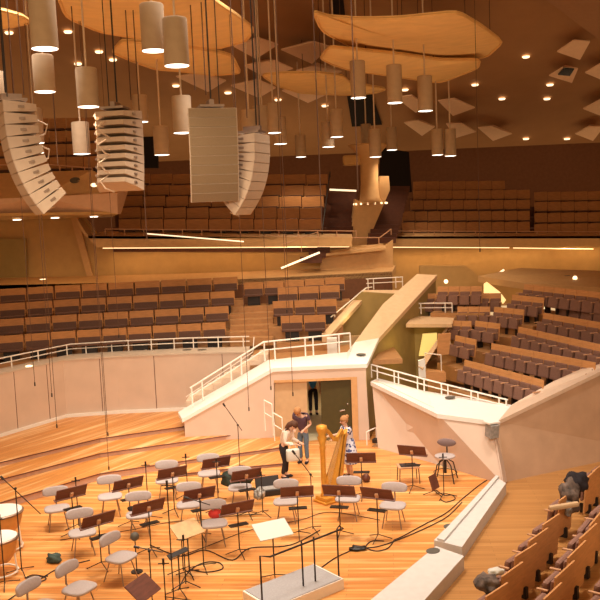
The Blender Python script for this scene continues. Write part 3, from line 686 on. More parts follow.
for q, l in zip(kites, kl):
    pts = [C(x, y, .55) for x, y in q]; c = sum(pts, V())/4
    m = MB(); n4 = [m.b.verts.new(p-c) for p in pts]; n4b = [m.b.verts.new(p-c+V((0, 0, .05))) for p in pts]; ap = m.b.verts.new(V((0, 0, .4)))
    m.b.faces.new(n4)
    for i in range(4): m.b.faces.new((n4[i], n4[(i+1) % 4], n4b[(i+1) % 4], n4b[i])); m.b.faces.new((n4b[i], n4b[(i+1) % 4], ap))
    o = m.build('ceiling_panel', 'kite'); o.location = c; tag(o, 'pale kite-shaped ceiling panel, ' + l, 'acoustic panel', 'kite-shaped ceiling panels')
q = [C(558, 75, .62), C(564, 68.5, .62), C(574, 69.5, .62), C(570, 76, .62)]; tag(MB().prism(q, (0, 0, .05)).build('projection_hatch', 'screen'), 'black square hatch on the kite panel at upper right', 'hatch')
for x, y, l in ((9, 33, 'by the cloud at the left edge'), (68, 32, 'right of the largest left lamp'), (78, 64, 'above the lamp near the second array'), (99, 52, 'left of its close neighbour near the second cloud'), (113, 60, 'right of its close neighbour near the second cloud'), (176, 86, 'above the tallest speaker array'),
                (228, 93, 'left below the kite cluster'), (278, 100, 'over the lamp cluster'), (325, 106, 'above the two centre lamps'), (526, 57, 'highest right of the big right cloud'), (475, 85, 'below the right tip of the right clouds'), (550, 85, 'left below the black hatch panel'), (502, 99, 'left one of the level pair at right'), (547, 99, 'right one of the level pair at right'),
                (526, 139, 'low at the rear wall, left one'), (567, 139, 'low at the rear wall, right one'), (405, 90, 'tucked under the right clouds')):
    o = MB().lathe([(.13, -.04), (.16, 0), (.16, .03)], (0, 0, 0), 14).build('downlight', 'downglow'); o.location = C(x, y, .06); tag(o, 'round ceiling downlight ' + l, 'light', 'ceiling downlights')

# ------------------------------------------------------------------ acoustic clouds
def cloud(label, px, z=12.0, bulge=.22, wires=(), tz=None):
    zs = tz or [z]*len(px)
    pts = [Z(x, y, zz) for (x, y), zz in zip(px, zs)]
    # resample with slight outward smoothing
    c = sum(pts, V())/len(pts); N = len(pts); m = MB(); R = 6; S_ = 5
    ring = []
    for i in range(N):
        for s in range(S_):
            t = s/S_; ring.append(pts[i].lerp(pts[(i+1) % N], t))
    sm = ring[:]
    K = len(ring)
    for _ in range(1): sm = [(sm[i-1]+sm[i]*2+sm[(i+1) % K])/4 for i in range(K)]
    for side, dz in ((0, 0), (1, .07)):
        grid = []
        for r in range(1, R+1):
            f = r/R; grid.append([m.b.verts.new((sm[i]-c)*f + V((0, 0, -bulge*(1-f*f)+dz))) for i in range(K)])
        cv = m.b.verts.new(V((0, 0, -bulge+dz)))
        for i in range(K):
            m.b.faces.new((cv, grid[0][i], grid[0][(i+1) % K]))
            for r in range(R-1): m.b.faces.new((grid[r][i], grid[r][(i+1) % K], grid[r+1][(i+1) % K], grid[r+1][i]))
        if side == 0: lo = grid[-1]
        else:
            for i in range(K): m.b.faces.new((lo[i], lo[(i+1) % K], grid[-1][(i+1) % K], grid[-1][i]))
    root = empty('acoustic_cloud', c, 0, label, 'acoustic reflector', 'suspended acoustic clouds')
    o = m.build('shell', 'cloud', root); smooth_angle(o, .6)
    mm = MB()
    K2 = [sm[i]-c+V((0, 0, .0)) for i in range(K)]
    mm.tube(K2 + [K2[0]], .045, 5); mm.build('rim', mat('cloud_rim', (.80, .50, .20), .5, var=.05) if 'cloud_rim' not in bpy.data.materials else bpy.data.materials['cloud_rim'], root)
    for i in range(0, N, max(1, N//4)):
        p = pts[i]*.85 + c*.15 - c; w = MB().tube([p+V((0, 0, .05)), V((p.x, p.y, ceil_z(c.y+p.y)-c.z))], .012, 4).build('suspension_wire', 'wire', root)
    return root
cloud('large yellow cloud reflector at the top left', [(52, -20), (66, 17), (100, 32), (150, 40), (215, 49), (246, 41), (254, 29), (238, 16), (214, 0), (170, -40), (90, -40)])
cloud('second yellow cloud reflector half behind the largest left lamps', [(112, 52), (121, 41), (150, 43), (190, 47), (232, 55), (241, 73), (215, 75), (180, 71), (155, 69), (130, 60)])
cloud('tip of a yellow cloud reflector at the left edge', [(-60, 5), (0, 10), (22, 16), (31, 22), (10, 27), (-60, 30)])
cloud('large yellow cloud reflector at the top right', [(313, 12), (330, 17), (360, 19), (400, 18), (458, 12), (482, 26), (503, 42), (488, 56), (465, 61), (420, 58), (350, 46), (322, 31)], z=12.3)
cloud('middle yellow cloud reflector just below the large right one', [(320, 58), (329, 47), (360, 50), (400, 54), (440, 60), (480, 60), (478, 68), (440, 83), (400, 77), (350, 70), (332, 64)])
cloud('slender low yellow cloud reflector between the kite panels', [(261, 75), (285, 73), (320, 73), (343, 76), (350, 83), (387, 89), (375, 93), (345, 95), (300, 93), (278, 86)])

# ------------------------------------------------------------------ pendant lamps
def lamp(x, yt, yb, w, label):
    D = .46*F/w; b = P(x, yb, D); t = P(x, yt, D); L = t.z-b.z
    root = empty('pendant_lamp', b, 0, label, 'lamp', 'cylindrical pendant lamps')
    r = .23
    o = MB().lathe([(r*.96, .03), (r, 0), (r, L-.02), (r*.93, L), (.03, L+.01)], n=24).build('lamp_shade', 'lampshade', root); smooth_angle(o)
    MB().lathe([(r*.955, .012), (r*.955, .0), (r*.6, -.012)], n=24).build('glowing_disc', 'glow', root)
    MB().tube([(0, 0, L), (0, 0, ceil_z(b.y)-b.z)], .011+.0006*D, 5).build('cable', 'palecable', root)
    ld = bpy.data.lights.new('lamp_light', 'SPOT'); ld.energy = 260; ld.color = (1, .80, .55); ld.spot_size = 2.2; ld.spot_blend = .8; ld.shadow_soft_size = .2
    lo = bpy.data.objects.new('lamp_light', ld); COL.objects.link(lo); lo.parent = root; lo.location = (0, 0, -.1)
for a in ((45, -18, 49, 26, 'largest pendant lamp, cut by the top edge at left'), (45, 55, 92, 20.5, 'pendant lamp directly below the largest one'), (88.5, 68, 107, 21, 'pendant lamp above the second speaker array'), (-3, 72, 100, 20, 'pendant lamp sliced by the left photo edge'),
  (154, 4, 51, 23.5, 'left lamp of the big high pair in front of the clouds'), (177, 18, 66, 24.5, 'right lamp of the big high pair in front of the clouds'), (141, 95, 122, 14.5, 'small lamp right beside the second speaker array'), (162, 126, 155, 15, 'lowest small lamp between the second and third speaker arrays'),
  (183, 96, 133, 19, 'lamp overlapping the left edge of the tallest speaker array'), (82, 122, 154, 17, 'lamp with dark cap between the two left speaker arrays'), (36, 108, 143, 16.5, 'upper lamp behind the leftmost speaker array'), (36.5, 121, 153, 15.0, 'lower lamp behind the leftmost speaker array'),
  (250, 110, 144, 15.5, 'leftmost lamp of the centre cluster'), (261, 106, 137, 15, 'second lamp of the centre cluster'), (274, 103, 133, 14, 'third lamp of the centre cluster with a dark slot'), (280.5, 117, 144, 13, 'rightmost lamp of the centre cluster'), (264, 128, 156, 12.5, 'lowest lamp hidden behind the centre cluster'),
  (301, 135, 157, 10.5, 'small lone lamp right of the centre cluster'), (328.5, 122, 147, 12.5, 'lower left lamp of the middle pair'), (337, 109, 137, 12.7, 'upper right lamp of the middle pair'), (358.5, 61, 98, 15, 'left one of the high pair below the right clouds'), (395, 65, 103, 15, 'right one of the high pair below the right clouds'),
  (366.5, 124, 147, 10, 'left lamp of the trio before the column'), (375.5, 129, 157, 12, 'lowest lamp of the trio before the column'), (392, 127, 150, 10.5, 'right lamp of the trio before the column'), (425.5, 76, 111, 14.5, 'lamp below the right end of the middle cloud'),
  (437.5, 129, 155, 11.5, 'left one of the low twin lamps at right'), (450.5, 129, 156, 11.5, 'right one of the low twin lamps at right')):
    lamp(*a)

# ------------------------------------------------------------------ line array speakers
def cabinet(w, h, d, side, slots):
    pass
def line_array(label, top, width, px_h, D, yaw, curve, n=9, grille=True, side_slots=False):
    """top: (x, y) of upper middle; curve: total pitch over the height; built from n trapezoid cabinets"""
    t = P(*top, D); k = D/F; h = px_h*k/n
    root = empty('line_array_speaker', t, yaw, label, 'loudspeaker', 'hanging line array speakers')
    y, z, ang = 0.0, 0.0, 0.0; w = width*k; d = .62
    m = MB().box((0, .22, .05), (w*.5, .5, .05)).box((0, .2, .12), (.10, .4, .12)); m.build('rigging_frame', 'steel', root)
    MB().tube([(0, .1, .2), (0, .1, ceil_z(D)-t.z)], .018, 6).build('chain', 'black', root)
    MB().tube([(.18, .1, .1), (.20, .1, ceil_z(D)-t.z)], .012, 5).build('cable', 'black', root)
    for i in range(n):
        ang = curve*(i/(n-1))**1.35
        cy, cz = y + math.sin(ang)*h/2, z - math.cos(ang)*h/2
        M4 = Matrix.Translation((0, cy, cz)) @ Matrix.Rotation(ang, 4, 'X')
        mb = MB(); hh = h*.97/2
        fr = [(-w/2, -.02), (w/2, -.02), (w*.44, d*.45), (w*.30, d), (-w*.30, d), (-w*.44, d*.45)]
        lo = [mb.b.verts.new(M4 @ V((x, yy, -hh + (.045*(yy/d))))) for x, yy in fr]; hi = [mb.b.verts.new(M4 @ V((x, yy, hh-.045*(yy/d)))) for x, yy in fr]
        mb.b.faces.new(lo[::-1]); mb.b.faces.new(hi)
        for q in range(6): mb.b.faces.new((lo[q], lo[(q+1) % 6], hi[(q+1) % 6], hi[q]))
        c = mb.build('speaker_box', 'speaker', root)
        g = MB(); q = [M4 @ V((x, -.03, zz)) for x, zz in ((-w*.48, -hh*.93), (w*.48, -hh*.93), (w*.48, hh*.93), (-w*.48, hh*.93))]
        g.prism(q, M4.to_3x3() @ V((0, .02, 0))); g.build('grille', 'grille' if grille else 'speaker', c)
        for sx in (-1, 1):
            a = M4 @ V((sx*w*.42, d*.5, 0)); MB().box(a, (.05, .12, h*.22), rx=ang).build('side_handle', 'steel', c)
        y += math.sin(ang)*h; z -= math.cos(ang)*h
    # cable loops at the back
    m = MB()
    for i in range(4):
        zz = z*(.15+.22*i); m.tube([(.1, d+.02, zz), (.22, d+.2, zz-.12), (.1, d+.16+.1*i*.3, zz-.28), (0, d, zz-.36)], .018, 5)
    m.build('cable', 'palecable', root)
    return root
line_array('leftmost hanging speaker array curving out of the photo', (1, 103), 48, 116, 17.0, -1.12, .62, 10, grille=False)
line_array('second hanging speaker array seen from behind with cable loops', (119, 112), 46, 78, 19.0, 3.0, .22, 9, grille=False)
line_array('tallest hanging speaker array with dull metal grilles', (212, 108), 49, 92, 18.0, .28, .26, 10)
line_array('rightmost hanging speaker array curving back under the lamps', (261, 134), 38, 84, 18.6, 1.2, .72, 9, grille=False)

# ------------------------------------------------------------------ orchestra chairs
POD = Z(300, 578, 0)
def chair_proto():
    r = bpy.data.objects.new('orchestra_chair', None); COL.objects.link(r); r['category'] = 'chair'
    b_ = MB()
    for rr, zz in ((.86, -.035), (.98, -.02), (1, .0), (.97, .022), (.80, .032)): pass
    def sup(sx, sy, ex, prof, c, tr=None):
        mm = MB(); rings = []; n = 28
        for rr, zz in prof:
            ring = []
            for k in range(n):
                t = 2*math.pi*k/n; ct, st = math.cos(t), math.sin(t)
                p = V((sx*rr*math.copysign(abs(ct)**ex, ct), sy*rr*math.copysign(abs(st)**ex, st), zz)); ring.append(mm.b.verts.new(p))
            rings.append(ring)
        for i in range(len(rings)-1):
            for k in range(n): mm.b.faces.new((rings[i][k], rings[i][(k+1) % n], rings[i+1][(k+1) % n], rings[i+1][k]))
        mm.b.faces.new(rings[0][::-1]); mm.b.faces.new(rings[-1])
        bmesh.ops.transform(mm.b, matrix=Matrix.Translation(c) @ (tr or Matrix.Identity(4)), verts=mm.b.verts); return mm
    o = sup(.27, .24, .62, ((.86, -.035), (.98, -.02), (1, .0), (.97, .022), (.80, .032)), (0, -.03, .47)).build('seat', 'chairpad', r); smooth_angle(o, 1)
    m = sup(.275, .112, .60, ((.80, -.03), (.96, -.022), (1, 0), (.96, .022), (.80, .03)), (0, .23, .80), Matrix.Rotation(math.pi/2-.15, 4, 'X'))
    for v in m.b.verts: v.co.y += .05*(-(v.co.x/.285)**2) + .02
    m.build('backrest', 'chairpad', r, smooth=True)
    MB().tube([(0, .16, .43), (0, .25, .50), (0, .245, .78)], .017, 6).build('back_support', 'steel', r)
    for sx, sy in ((-1, -1), (1, -1), (-1, 1), (1, 1)):
        MB().tube([(sx*.13, sy*.12, .44), (sx*.20, sy*.215 + (.02 if sy > 0 else 0), 0)], .0115, 6).build('leg', 'steel', r)
    return r
CH = chair_proto(); first = [True]
def tgt(x): return V((0, 4, 0)) if x < 250 else V((-.3, 12.5, 0))
def face(p, q): 
    d = V(q)-V(p); return math.atan2(d.x, -d.y) if False else math.atan2(d.y, d.x) + math.pi/2
chairs = [((57, 508), 'behind the leftmost brown music desk'), ((110, 496), 'behind the desk of the back row, second from left'), ((82, 532), 'in front of the leftmost chair, brown desk at its right'), ((139, 514), 'with a dark instrument lying on its seat'), ((120, 557), 'empty, turned to the right, small round microphone beyond it'),
 ((78, 588), 'at the bottom edge with its seat tipped toward the right', ), ((167, 480), 'in the back row left of the tall microphone poles'), ((209, 473), 'farthest back, just left of the green black coat'), ((189, 504), 'in the middle of the string desks'), ((214, 523), 'with a red cloth on it'), ((240, 487), 'almost hidden by the dark coat'),
 ((286, 501), 'left of the harp foot, facing the photo'), ((348, 498), 'directly in front of the harpist'), ((393, 505), 'rightmost low grey one beside the cables'), ((40, 607), 'cut off by the bottom edge at left')]
for k, ((x, y), l) in enumerate(chairs):
    p = Z(x, y, .47); p.z = 0; rz = face(p, tgt(x)) + random.uniform(-.1, .1)
    if (x, y) in ((120, 557), (78, 588), (40, 607)): rz += .75
    if x < 150: rz += .0
    lab = 'grey padded orchestra chair ' + l
    if k == 0: CH.location = p; CH.rotation_euler = (0, 0, rz); CH['label'] = lab; CH['group'] = 'orchestra chairs'; CH.scale = (1.08, 1.1, 1.0)
    else: dup(CH, p, rz, lab, 'orchestra chairs')
# ---------------- music stands
def stand_proto():
    r = bpy.data.objects.new('music_stand', None); COL.objects.link(r); r['category'] = 'music stand'
    MB().box((0, -.02, 1.03), (.72, .02, .30), rx=.5, bev=.008).build('desk', 'desk', r)
    MB().box((0, .09, .885), (.74, .08, .015), rx=.5).build('lip', 'desk', r)
    MB().tube([(0, -.02, .12), (0, -.02, 1.0)], .013, 6).build('pole', 'black', r)
    MB().box((0, -.03, .98), (.07, .05, .11), rx=.5, bev=.01).build('clamp', 'arm', r)
    MB().box((0, -.03, .66), (.40, .16, .02)).build('shelf', 'black', r)
    for k in range(3):
        a = 2*math.pi*k/3+.5; MB().tube([(0, -.02, .13), (.30*math.cos(a), -.02+.30*math.sin(a), .015)], .010, 5).build('leg', 'black', r)
    return r
SP = stand_proto()
stands = [((71, 492), 'at the far left of the back row'), ((128, 483), 'second in the back row from the left'), ((98, 519), 'in front of the second chair row at left'), ((148, 506), 'over the chair that holds a dark instrument'), ((172, 472), 'in the back row below the short microphone'), ((216, 462), 'highest in the photo, farthest back'),
 ((199, 493), 'in the middle of the string section'), ((237, 507), 'with a white sheet on its lip'), ((246, 474), 'right of the dark coat on the chair'), ((297, 491), 'beside the tall microphone pole left of the harp'), ((339, 490), 'just below the harp body'), ((361, 457), 'close to the harpist'), ((377, 493), 'behind the rightmost low chair'), ((412, 450), 'farthest right, beside the low bench')]
for k, ((x, y), l) in enumerate(stands):
    p = Z(x, y, 1.03); p.z = 0; rz = face(p, POD) + math.pi + random.uniform(-.1, .1)
    rz = face(p, tgt(x)) + random.uniform(-.06, .06) + (.30 if x < 250 else .12 if x in (297, 361) else -.12)
    lab = 'music stand with dark brown desk ' + l
    if k == 0: SP.location = p; SP.rotation_euler = (0, 0, rz); SP['label'] = lab; SP['group'] = 'brown music stands'
    else: dup(SP, p, rz, lab, 'brown music stands')
# pale and odd stands
def odd_stand(x, y, z, m_, rz, w, h, label, tilt=-.5):
    p = Z(x, y, z); p.z = 0; r = empty('music_stand', p, rz, label, 'music stand')
    MB().box((0, 0, z), (w, .02, h), rx=tilt, bev=.006).build('desk', m_, r); MB().tube([(0, 0, .1), (0, 0, z)], .014, 6).build('pole', 'black', r)
    for k in range(3):
        a = 2*math.pi*k/3+.2; MB().tube([(0, 0, .1), (.28*math.cos(a), .28*math.sin(a), .012)], .010, 5).build('leg', 'black', r)
    return r
odd_stand(272.5, 529.5, 1.0, 'paper', .45, .70, .46, 'conductor music stand with white top before the podium', -1.15)
odd_stand(187, 529, .95, 'lightdesk', .75, .62, .40, 'music stand with pale wooden desk among the microphone poles', -1.0)
odd_stand(143, 588, .9, 'desk', 1.15, .6, .4, 'tilted music stand with a pale edge at the bottom left of centre', -.9)
odd_stand(434, 482, .32, 'desk', .9, .34, .36, 'low dark brown desk leaning before the high stool', -.3)
odd_stand(178, 553, .8, 'black', .9, .5, .10, 'narrow black music stand seen edge on near the bottom', -.9)
# high stool and bench
p = Z(445, 457, .62); p.z = 0
r = empty('high_stool', p, -.35, 'high percussion stool with grey round seat and backrest', 'stool'); r.scale = (1.25, 1.25, 1.0)
smooth_angle(MB().lathe([(.16, -.03), (.21, -.01), (.21, .02), (.15, .035)], (0, 0, .64), 20).build('seat', 'chairpad', r), 1)
MB().sphere((0, .22, .93), .20, seg=16, sc=(1, .22, .55)).build('backrest', 'greypad', r, smooth=True)
MB().tube([(0, .1, .6), (0, .24, .66), (0, .24, .9)], .016).build('back_support', 'black', r)
MB().tube([(0, 0, .2), (0, 0, .62)], .03, 8).build('pole', 'black', r)
for k in range(4):
    a = math.pi/4+k*math.pi/2; MB().tube([(.06*math.cos(a), .06*math.sin(a), .56), (.20*math.cos(a), .20*math.sin(a), .45), (.30*math.cos(a), .30*math.sin(a), 0)], .014, 6).build('leg', 'black', r)
m = MB(); m.tube([(.24*math.cos(t*.5236), .24*math.sin(t*.5236), .22) for t in range(13)], .01, 5); m.build('foot_ring', 'black', r)
p = Z(408, 466, .42); p.z = 0
r = empty('low_bench', p, .05, 'low square table with black pad and thin legs beside the right music stand', 'table')
MB().box((0, 0, .42), (.55, .42, .04), bev=.008).build('top', 'arm', r); MB().box((0, 0, .448), (.42, .30, .02), bev=.006).build('pad', 'screen', r)
for sx in (-1, 1):
    for sy in (-1, 1): MB().tube([(sx*.24, sy*.18, .41), (sx*.26, sy*.2, 0)], .012, 5).build('leg', 'black', r)

# ---------------- microphone stands
def mic(foot, hpx, label, boom=None, r_=.012, tripod=True, kind='mic', z=0.0):
    """foot pixel, pole length in pixels, optional boom (dx, dy) pixel offsets of both ends relative to the pole top"""
    p = Z(*foot, z); D = p.y; k = D/F; hgt = hpx*k
    r = empty('microphone_stand', p, 0, label, 'microphone stand', 'microphone stands')
    MB().tube([(0, 0, .05), (0, 0, hgt)], r_, 6).build('pole', 'black', r)
    if tripod:
        for q in range(3):
            a = 2*math.pi*q/3 + foot[0]; MB().tube([(0, 0, .10), (.32*math.cos(a), .32*math.sin(a), .012)], .010, 5).build('leg', 'black', r)
    else: MB().lathe([(.14, 0), (.14, .02), (.03, .04)], n=14).build('base', 'black', r)
    if boom:
        (x0, y0), (x1, y1) = boom; a = V((x0*k, 0, hgt-y0*k)); b = V((x1*k, 0, hgt-y1*k))
        MB().tube([a, b], r_*.85, 5).build('boom_arm', 'black', r); d = (b-a).normalized()
        MB().tube([b, b+d*.10], .026, 8).build('microphone', 'black', r); MB().sphere((0, 0, hgt), .03, seg=8).build('clutch', 'black', r)
    else:
        MB().tube([(-.10, 0, hgt), (.10, 0, hgt)], .012, 5).build('crossbar', 'black', r); MB().tube([(0, 0, hgt-.02), (0, 0, hgt+.09)], .022, 8).build('microphone', 'black', r)
    return r
mic((22, 573), 90, 'tall microphone stand with long boom over the drums at far left', ((24, 28), (-11, -10)))
mic((5, 586), 72, 'microphone stand cut by the left photo edge', None)
mic((79, 528), 50, 'short microphone stand behind the leftmost brown desk')
mic((149, 520), 58, 'microphone stand between the two left desk pairs')
mic((188, 497), 42, 'small microphone stand in the back row under the desks')
mic((219, 512), 53, 'microphone stand left of the green black coat')
mic((174, 603), 126, 'tallest thin microphone pole rising from the bottom centre left')
mic((204, 569), 72, 'microphone stand with splayed tripod in the middle of the floor', ((10, 4), (-12, -4)))
mic((240, 469), 46, 'microphone stand on the risers with raised boom', ((4, 6), (-12, -20)), z=.12)
mic((313, 531), 60, 'microphone stand with boom pointing at the cream sweater', ((2, 3), (-15, -22)))
mic((263, 515), 42, 'microphone stand right of the dark coat')
mic((153, 612), 66, 'microphone stand with round black microphone at the bottom', ((14, 2), (-10, -4)))
mic((166, 606), 46, 'short pole between the taller ones at the bottom')
mic((186, 586), 50, 'paired microphone pole under the pale wooden desk')
mic((183.5, 573), 36, 'thinner pole behind the pale wooden desk')
mic((444, 497), 42, 'slim microphone pole under the high stool', None)

# hanging microphones
for x, y, l in ((35, 386, 'left one of two before the pale curved wall'), (52, 397, 'right one of two before the pale curved wall'), (57, 428, 'low over the left risers'), (108, 436, 'over the back chairs at left'), (249, 411, 'before the stair wall, lowest'), (271, 390, 'before the wall left of the stage door'), (293, 396, 'in front of the stage doorway'), (119, 338, 'over the left bench rows'), (287, 313, 'over the middle aisle'), (480, 252, 'dark one before the right gallery strip'), (109, 470, 'touching the second back chair')):
    D = 21.5 if y > 380 else 24; p = P(x, y, D)
    r = empty('hanging_microphone', p, 0, 'small hanging microphone on a thin wire ' + l, 'microphone', 'hanging microphones')
    MB().tube([(0, 0, 0), (0, 0, .10)], .018, 6).build('capsule', 'black', r); MB().tube([(0, 0, .1), (0, 0, ceil_z(D)-p.z)], .007, 4).build('wire', 'wire', r)
# thin long suspension wires seen across the frame
for x, y, l in ((14, 95, 'left of the leftmost array'), (24, 95, 'right above the leftmost array'), (58, 165, 'between the left arrays'), (131, 100, 'above the second array'), (147, 240, 'passing right of the second array'), (195, 90, 'left above the tallest array'), (206, 95, 'right above the tallest array'), (236, 118, 'above the rightmost array, left'), (247, 118, 'above the rightmost array, right'), (322, 230, 'before the dark stair'), (358, 190, 'before the column'), (73, 30, 'through the top left cloud')):
    p = P(x, y, 20); o = MB().tube([(0, 0, 0), (0, 0, ceil_z(20)-p.z)], .013, 4).build('suspension_wire', 'wire'); o.location = p; tag(o, 'thin dark hanging wire ' + l, 'wire', 'thin hanging wires')

# ------------------------------------------------------------------ podium
a, b, c = Z(242.5, 591, .2), Z(313.7, 563.7, .2), Z(343.7, 578.7, .2); d4 = a + (c-b)
r = empty('conductor_podium', V((b.x, b.y, 0)), 0, 'white edged conductor podium with grey carpet top', 'podium'); o0 = V((b.x, b.y, 0))
MB().prism([a-o0, b-o0, c-o0, d4-o0], (0, 0, -.2)).build('body', 'white', r)
ce = (a+b+c+d4)/4
MB().prism([(q-ce)*.95+ce-o0+V((0, 0, .012)) for q in (a, b, c, d4)], (0, 0, -.03)).build('carpet', 'podium', r)
rr_ = [P(259.5, 600, 15.6), P(259.5, 556, 16.0), P(268, 558, 16.2), P(333, 533, 17.2), P(344, 529, 17.3), P(337, 527, 17.5), P(339, 575, 17.3)]
r = empty('podium_rail', Z(262, 606, 0), 0, 'thin black safety rail standing around the conductor podium', 'railing'); q0 = V(r.location)
zt = 1.05
A_, B_ = Z(260, 556, zt), Z(337, 529, zt)
def dn(v): return V((v.x, v.y, .02))
MB().tube([dn(A_)-q0, A_-q0, A_+V((.18, -.05, 0))-q0, B_+V((.12, .02, 0))-q0, B_+V((.05, .16, 0))-q0, B_-q0, dn(B_)-q0], .018, 6).build('rail_tube', 'black', r)
for t in (.52, .68):
    e = A_.lerp(B_, t); MB().tube([e-q0, dn(e)+V((0, -.02, 0))-q0], .018, 6).build('post', 'black', r)
# ------------------------------------------------------------------ drums at left
def kettle(px, z, rad, label, col='copper'):
    p = Z(*px, z); p.z = 0; r = empty('kettledrum', p, 0, label, 'drum', 'kettledrums at the left edge')
    smooth_angle(MB().lathe([(.10, z-.52), (rad*.55, z-.50), (rad*.85, z-.34), (rad*.97, z-.14), (rad, z-.03)], n=28).build('bowl', col, r), 1)
    smooth_angle(MB().lathe([(rad*1.04, z-.05), (rad*1.05, z-.01), (rad*1.0, z+.005)], n=28).build('hoop', 'steel', r), .6)
    MB().lathe([(rad*.98, z), (rad*.98, z+.012)], n=28).build('drum_head', 'drumhead', r)
    for k in range(3):
        a = 2*math.pi*k/3; MB().tube([(rad*.8*math.cos(a), rad*.8*math.sin(a), z-.3), (rad*.9*math.cos(a), rad*.9*math.sin(a), .02)], .018).build('leg', 'white', r)
    m = MB(); m.tube([(rad*.9*math.cos(t*.349), rad*.9*math.sin(t*.349), .06) for t in range(19)], .02, 5); m.build('base_ring', 'white', r)
kettle((0, 511), .86, .47, 'kettledrum with white head, farther one at the left edge')
kettle((-2, 537), .78, .38, 'kettledrum with white head, nearer one at the left edge')

# ------------------------------------------------------------------ harp
hp = Z(334, 499, 0)
r = empty('concert_harp', hp, math.radians(38), 'golden concert harp standing in the middle of the stage', 'harp')
MB().lathe([(.09, .12), (.10, .16), (.07, .24), (.065, 1.30), (.085, 1.36), (.07, 1.42), (.115, 1.62), (.085, 1.68), (.14, 1.82), (.13, 1.90), (.05, 1.93)], (-.30, 0, 0), 14).build('column', 'gold', r, smooth=True)
for k in range(8):
    pass
nk = [(-.30, 0, 1.76), (-.20, 0, 1.80), (-.08, 0, 1.70), (.05, 0, 1.52), (.16, 0, 1.48), (.27, 0, 1.60), (.34, 0, 1.66), (.38, 0, 1.55)]
m = MB()
for a, b in zip(nk, nk[1:]):
    a, b = V(a), V(b); m.prism([a+V((0, -.035, .05)), b+V((0, -.035, .05)), b+V((0, -.035, -.06)), a+V((0, -.035, -.06))], (0, .07, 0))
m.build('neck', 'gold', r)
m = MB(); tp, bt = V((.38, 0, 1.62)), V((-.12, 0, .16))
u = [V((.40, -.07, 1.60)), V((.40, .07, 1.60)), V((.0, .26, .14)), V((.0, -.26, .14))]
m.b.verts.ensure_lookup_table()
fr = [V((.34, -.06, 1.58)), V((.34, .06, 1.58)), V((-.16, .25, .16)), V((-.16, -.25, .16))]
m.prism(fr, (.012, 0, .0)); m.build('soundboard', 'gold', r)
m = MB()
secs = []
for t in (0, .25, .5, .75, 1):
    c = V((.34, 0, 1.58)).lerp(V((-.16, 0, .16)), t); w = .10+(.20*t); dp = .16+.16*t
    secs.append([m.b.verts.new(c+V((.01+dp*math.sin(a), w*math.cos(a), .1*math.sin(a)))) for a in [math.pi*k/8 for k in range(9)]])
for s0_, s1_ in zip(secs, secs[1:]):
    for k in range(8): m.b.faces.new((s0_[k], s0_[k+1], s1_[k+1], s1_[k]))
m.b.faces.new(secs[0]); m.b.faces.new(secs[-1])
m.build('sound_box', 'gold', r, smooth=False)
MB().box((-.2, 0, .09), (.46, .42, .12), bev=.03).box((-.2, 0, .03), (.54, .5, .05), bev=.015).build('base', 'gold', r)
m = MB()
for k in range(5): m.box((-.36+.02*k, -.16+.08*k, .05), (.14, .02, .02))
m.build('pedal', 'string', r)
for k in range(22):
    t = (k+1)/23; a = V((-.26, 0, 1.72)).lerp(V((.33, 0, 1.56)), t); 
    i = min(6, int(t*7)); zt_ = [1.74, 1.70, 1.58, 1.48, 1.47, 1.55, 1.6][i]; a.z = zt_
    bq = V((-.14, 0, .22)).lerp(V((.31, 0, 1.50)), t); MB().tube([a, bq], .003, 4).build('string', 'string', r)

# ------------------------------------------------------------------ people
DG = None
def skin_mesh(name, verts, edges, radii, m, parent, sub=2, flat=None):
    me = bpy.data.meshes.new(name); me.from_pydata([V(v) for v in verts], edges, []); o = bpy.data.objects.new(name, me); COL.objects.link(o)
    md = o.modifiers.new('skin', 'SKIN'); md.use_smooth_shade = True
    for i, rr in enumerate(radii):
        me.skin_vertices[0].data[i].radius = (rr, rr) if not isinstance(rr, tuple) else rr
    me.skin_vertices[0].data[0].use_root = True
    s = o.modifiers.new('sub', 'SUBSURF'); s.levels = sub; s.render_levels = sub
    bpy.context.view_layer.update()
    dg = bpy.context.evaluated_depsgraph_get(); nm = bpy.data.meshes.new_from_object(o.evaluated_get(dg)); o.modifiers.clear(); o.data = nm
    nm.materials.clear(); nm.materials.append(MT[m]); 
    for p in nm.polygons: p.use_smooth = True
    o.parent = parent; return o
def hand(vs, es, rs, wi, wrist, dirv, side):
    """five curled fingers from a wrist vertex"""
    d = V(dirv).normalized(); w = V(wrist); sdir = d.cross(V((0, 0, 1))); sdir = sdir.normalized() if sdir.length > .1 else V((1, 0, 0))
    pal = len(vs); vs.append(w+d*.07); es.append((wi, pal)); rs.append((.038, .02))
    dn_ = sdir.cross(d).normalized()
    for k, (o_, L) in enumerate(((-.030, .070), (-.010, .080), (.010, .075), (.030, .060))):
        b = len(vs); vs.append(w+d*.09+sdir*o_); vs.append(w+d*(.09+L*.6)+sdir*o_*1.15 - dn_*.006); vs.append(w+d*(.09+L*.95)+sdir*o_*1.15-dn_*.028); es += [(pal, b), (b, b+1), (b+1, b+2)]; rs += [.011, .0095, .008]
    b = len(vs); vs.append(w+d*.035+sdir*.035*side); vs.append(w+d*.075+sdir*.058*side-dn_*.01); es += [(pal, b), (b, b+1)]; rs += [.012, .010]
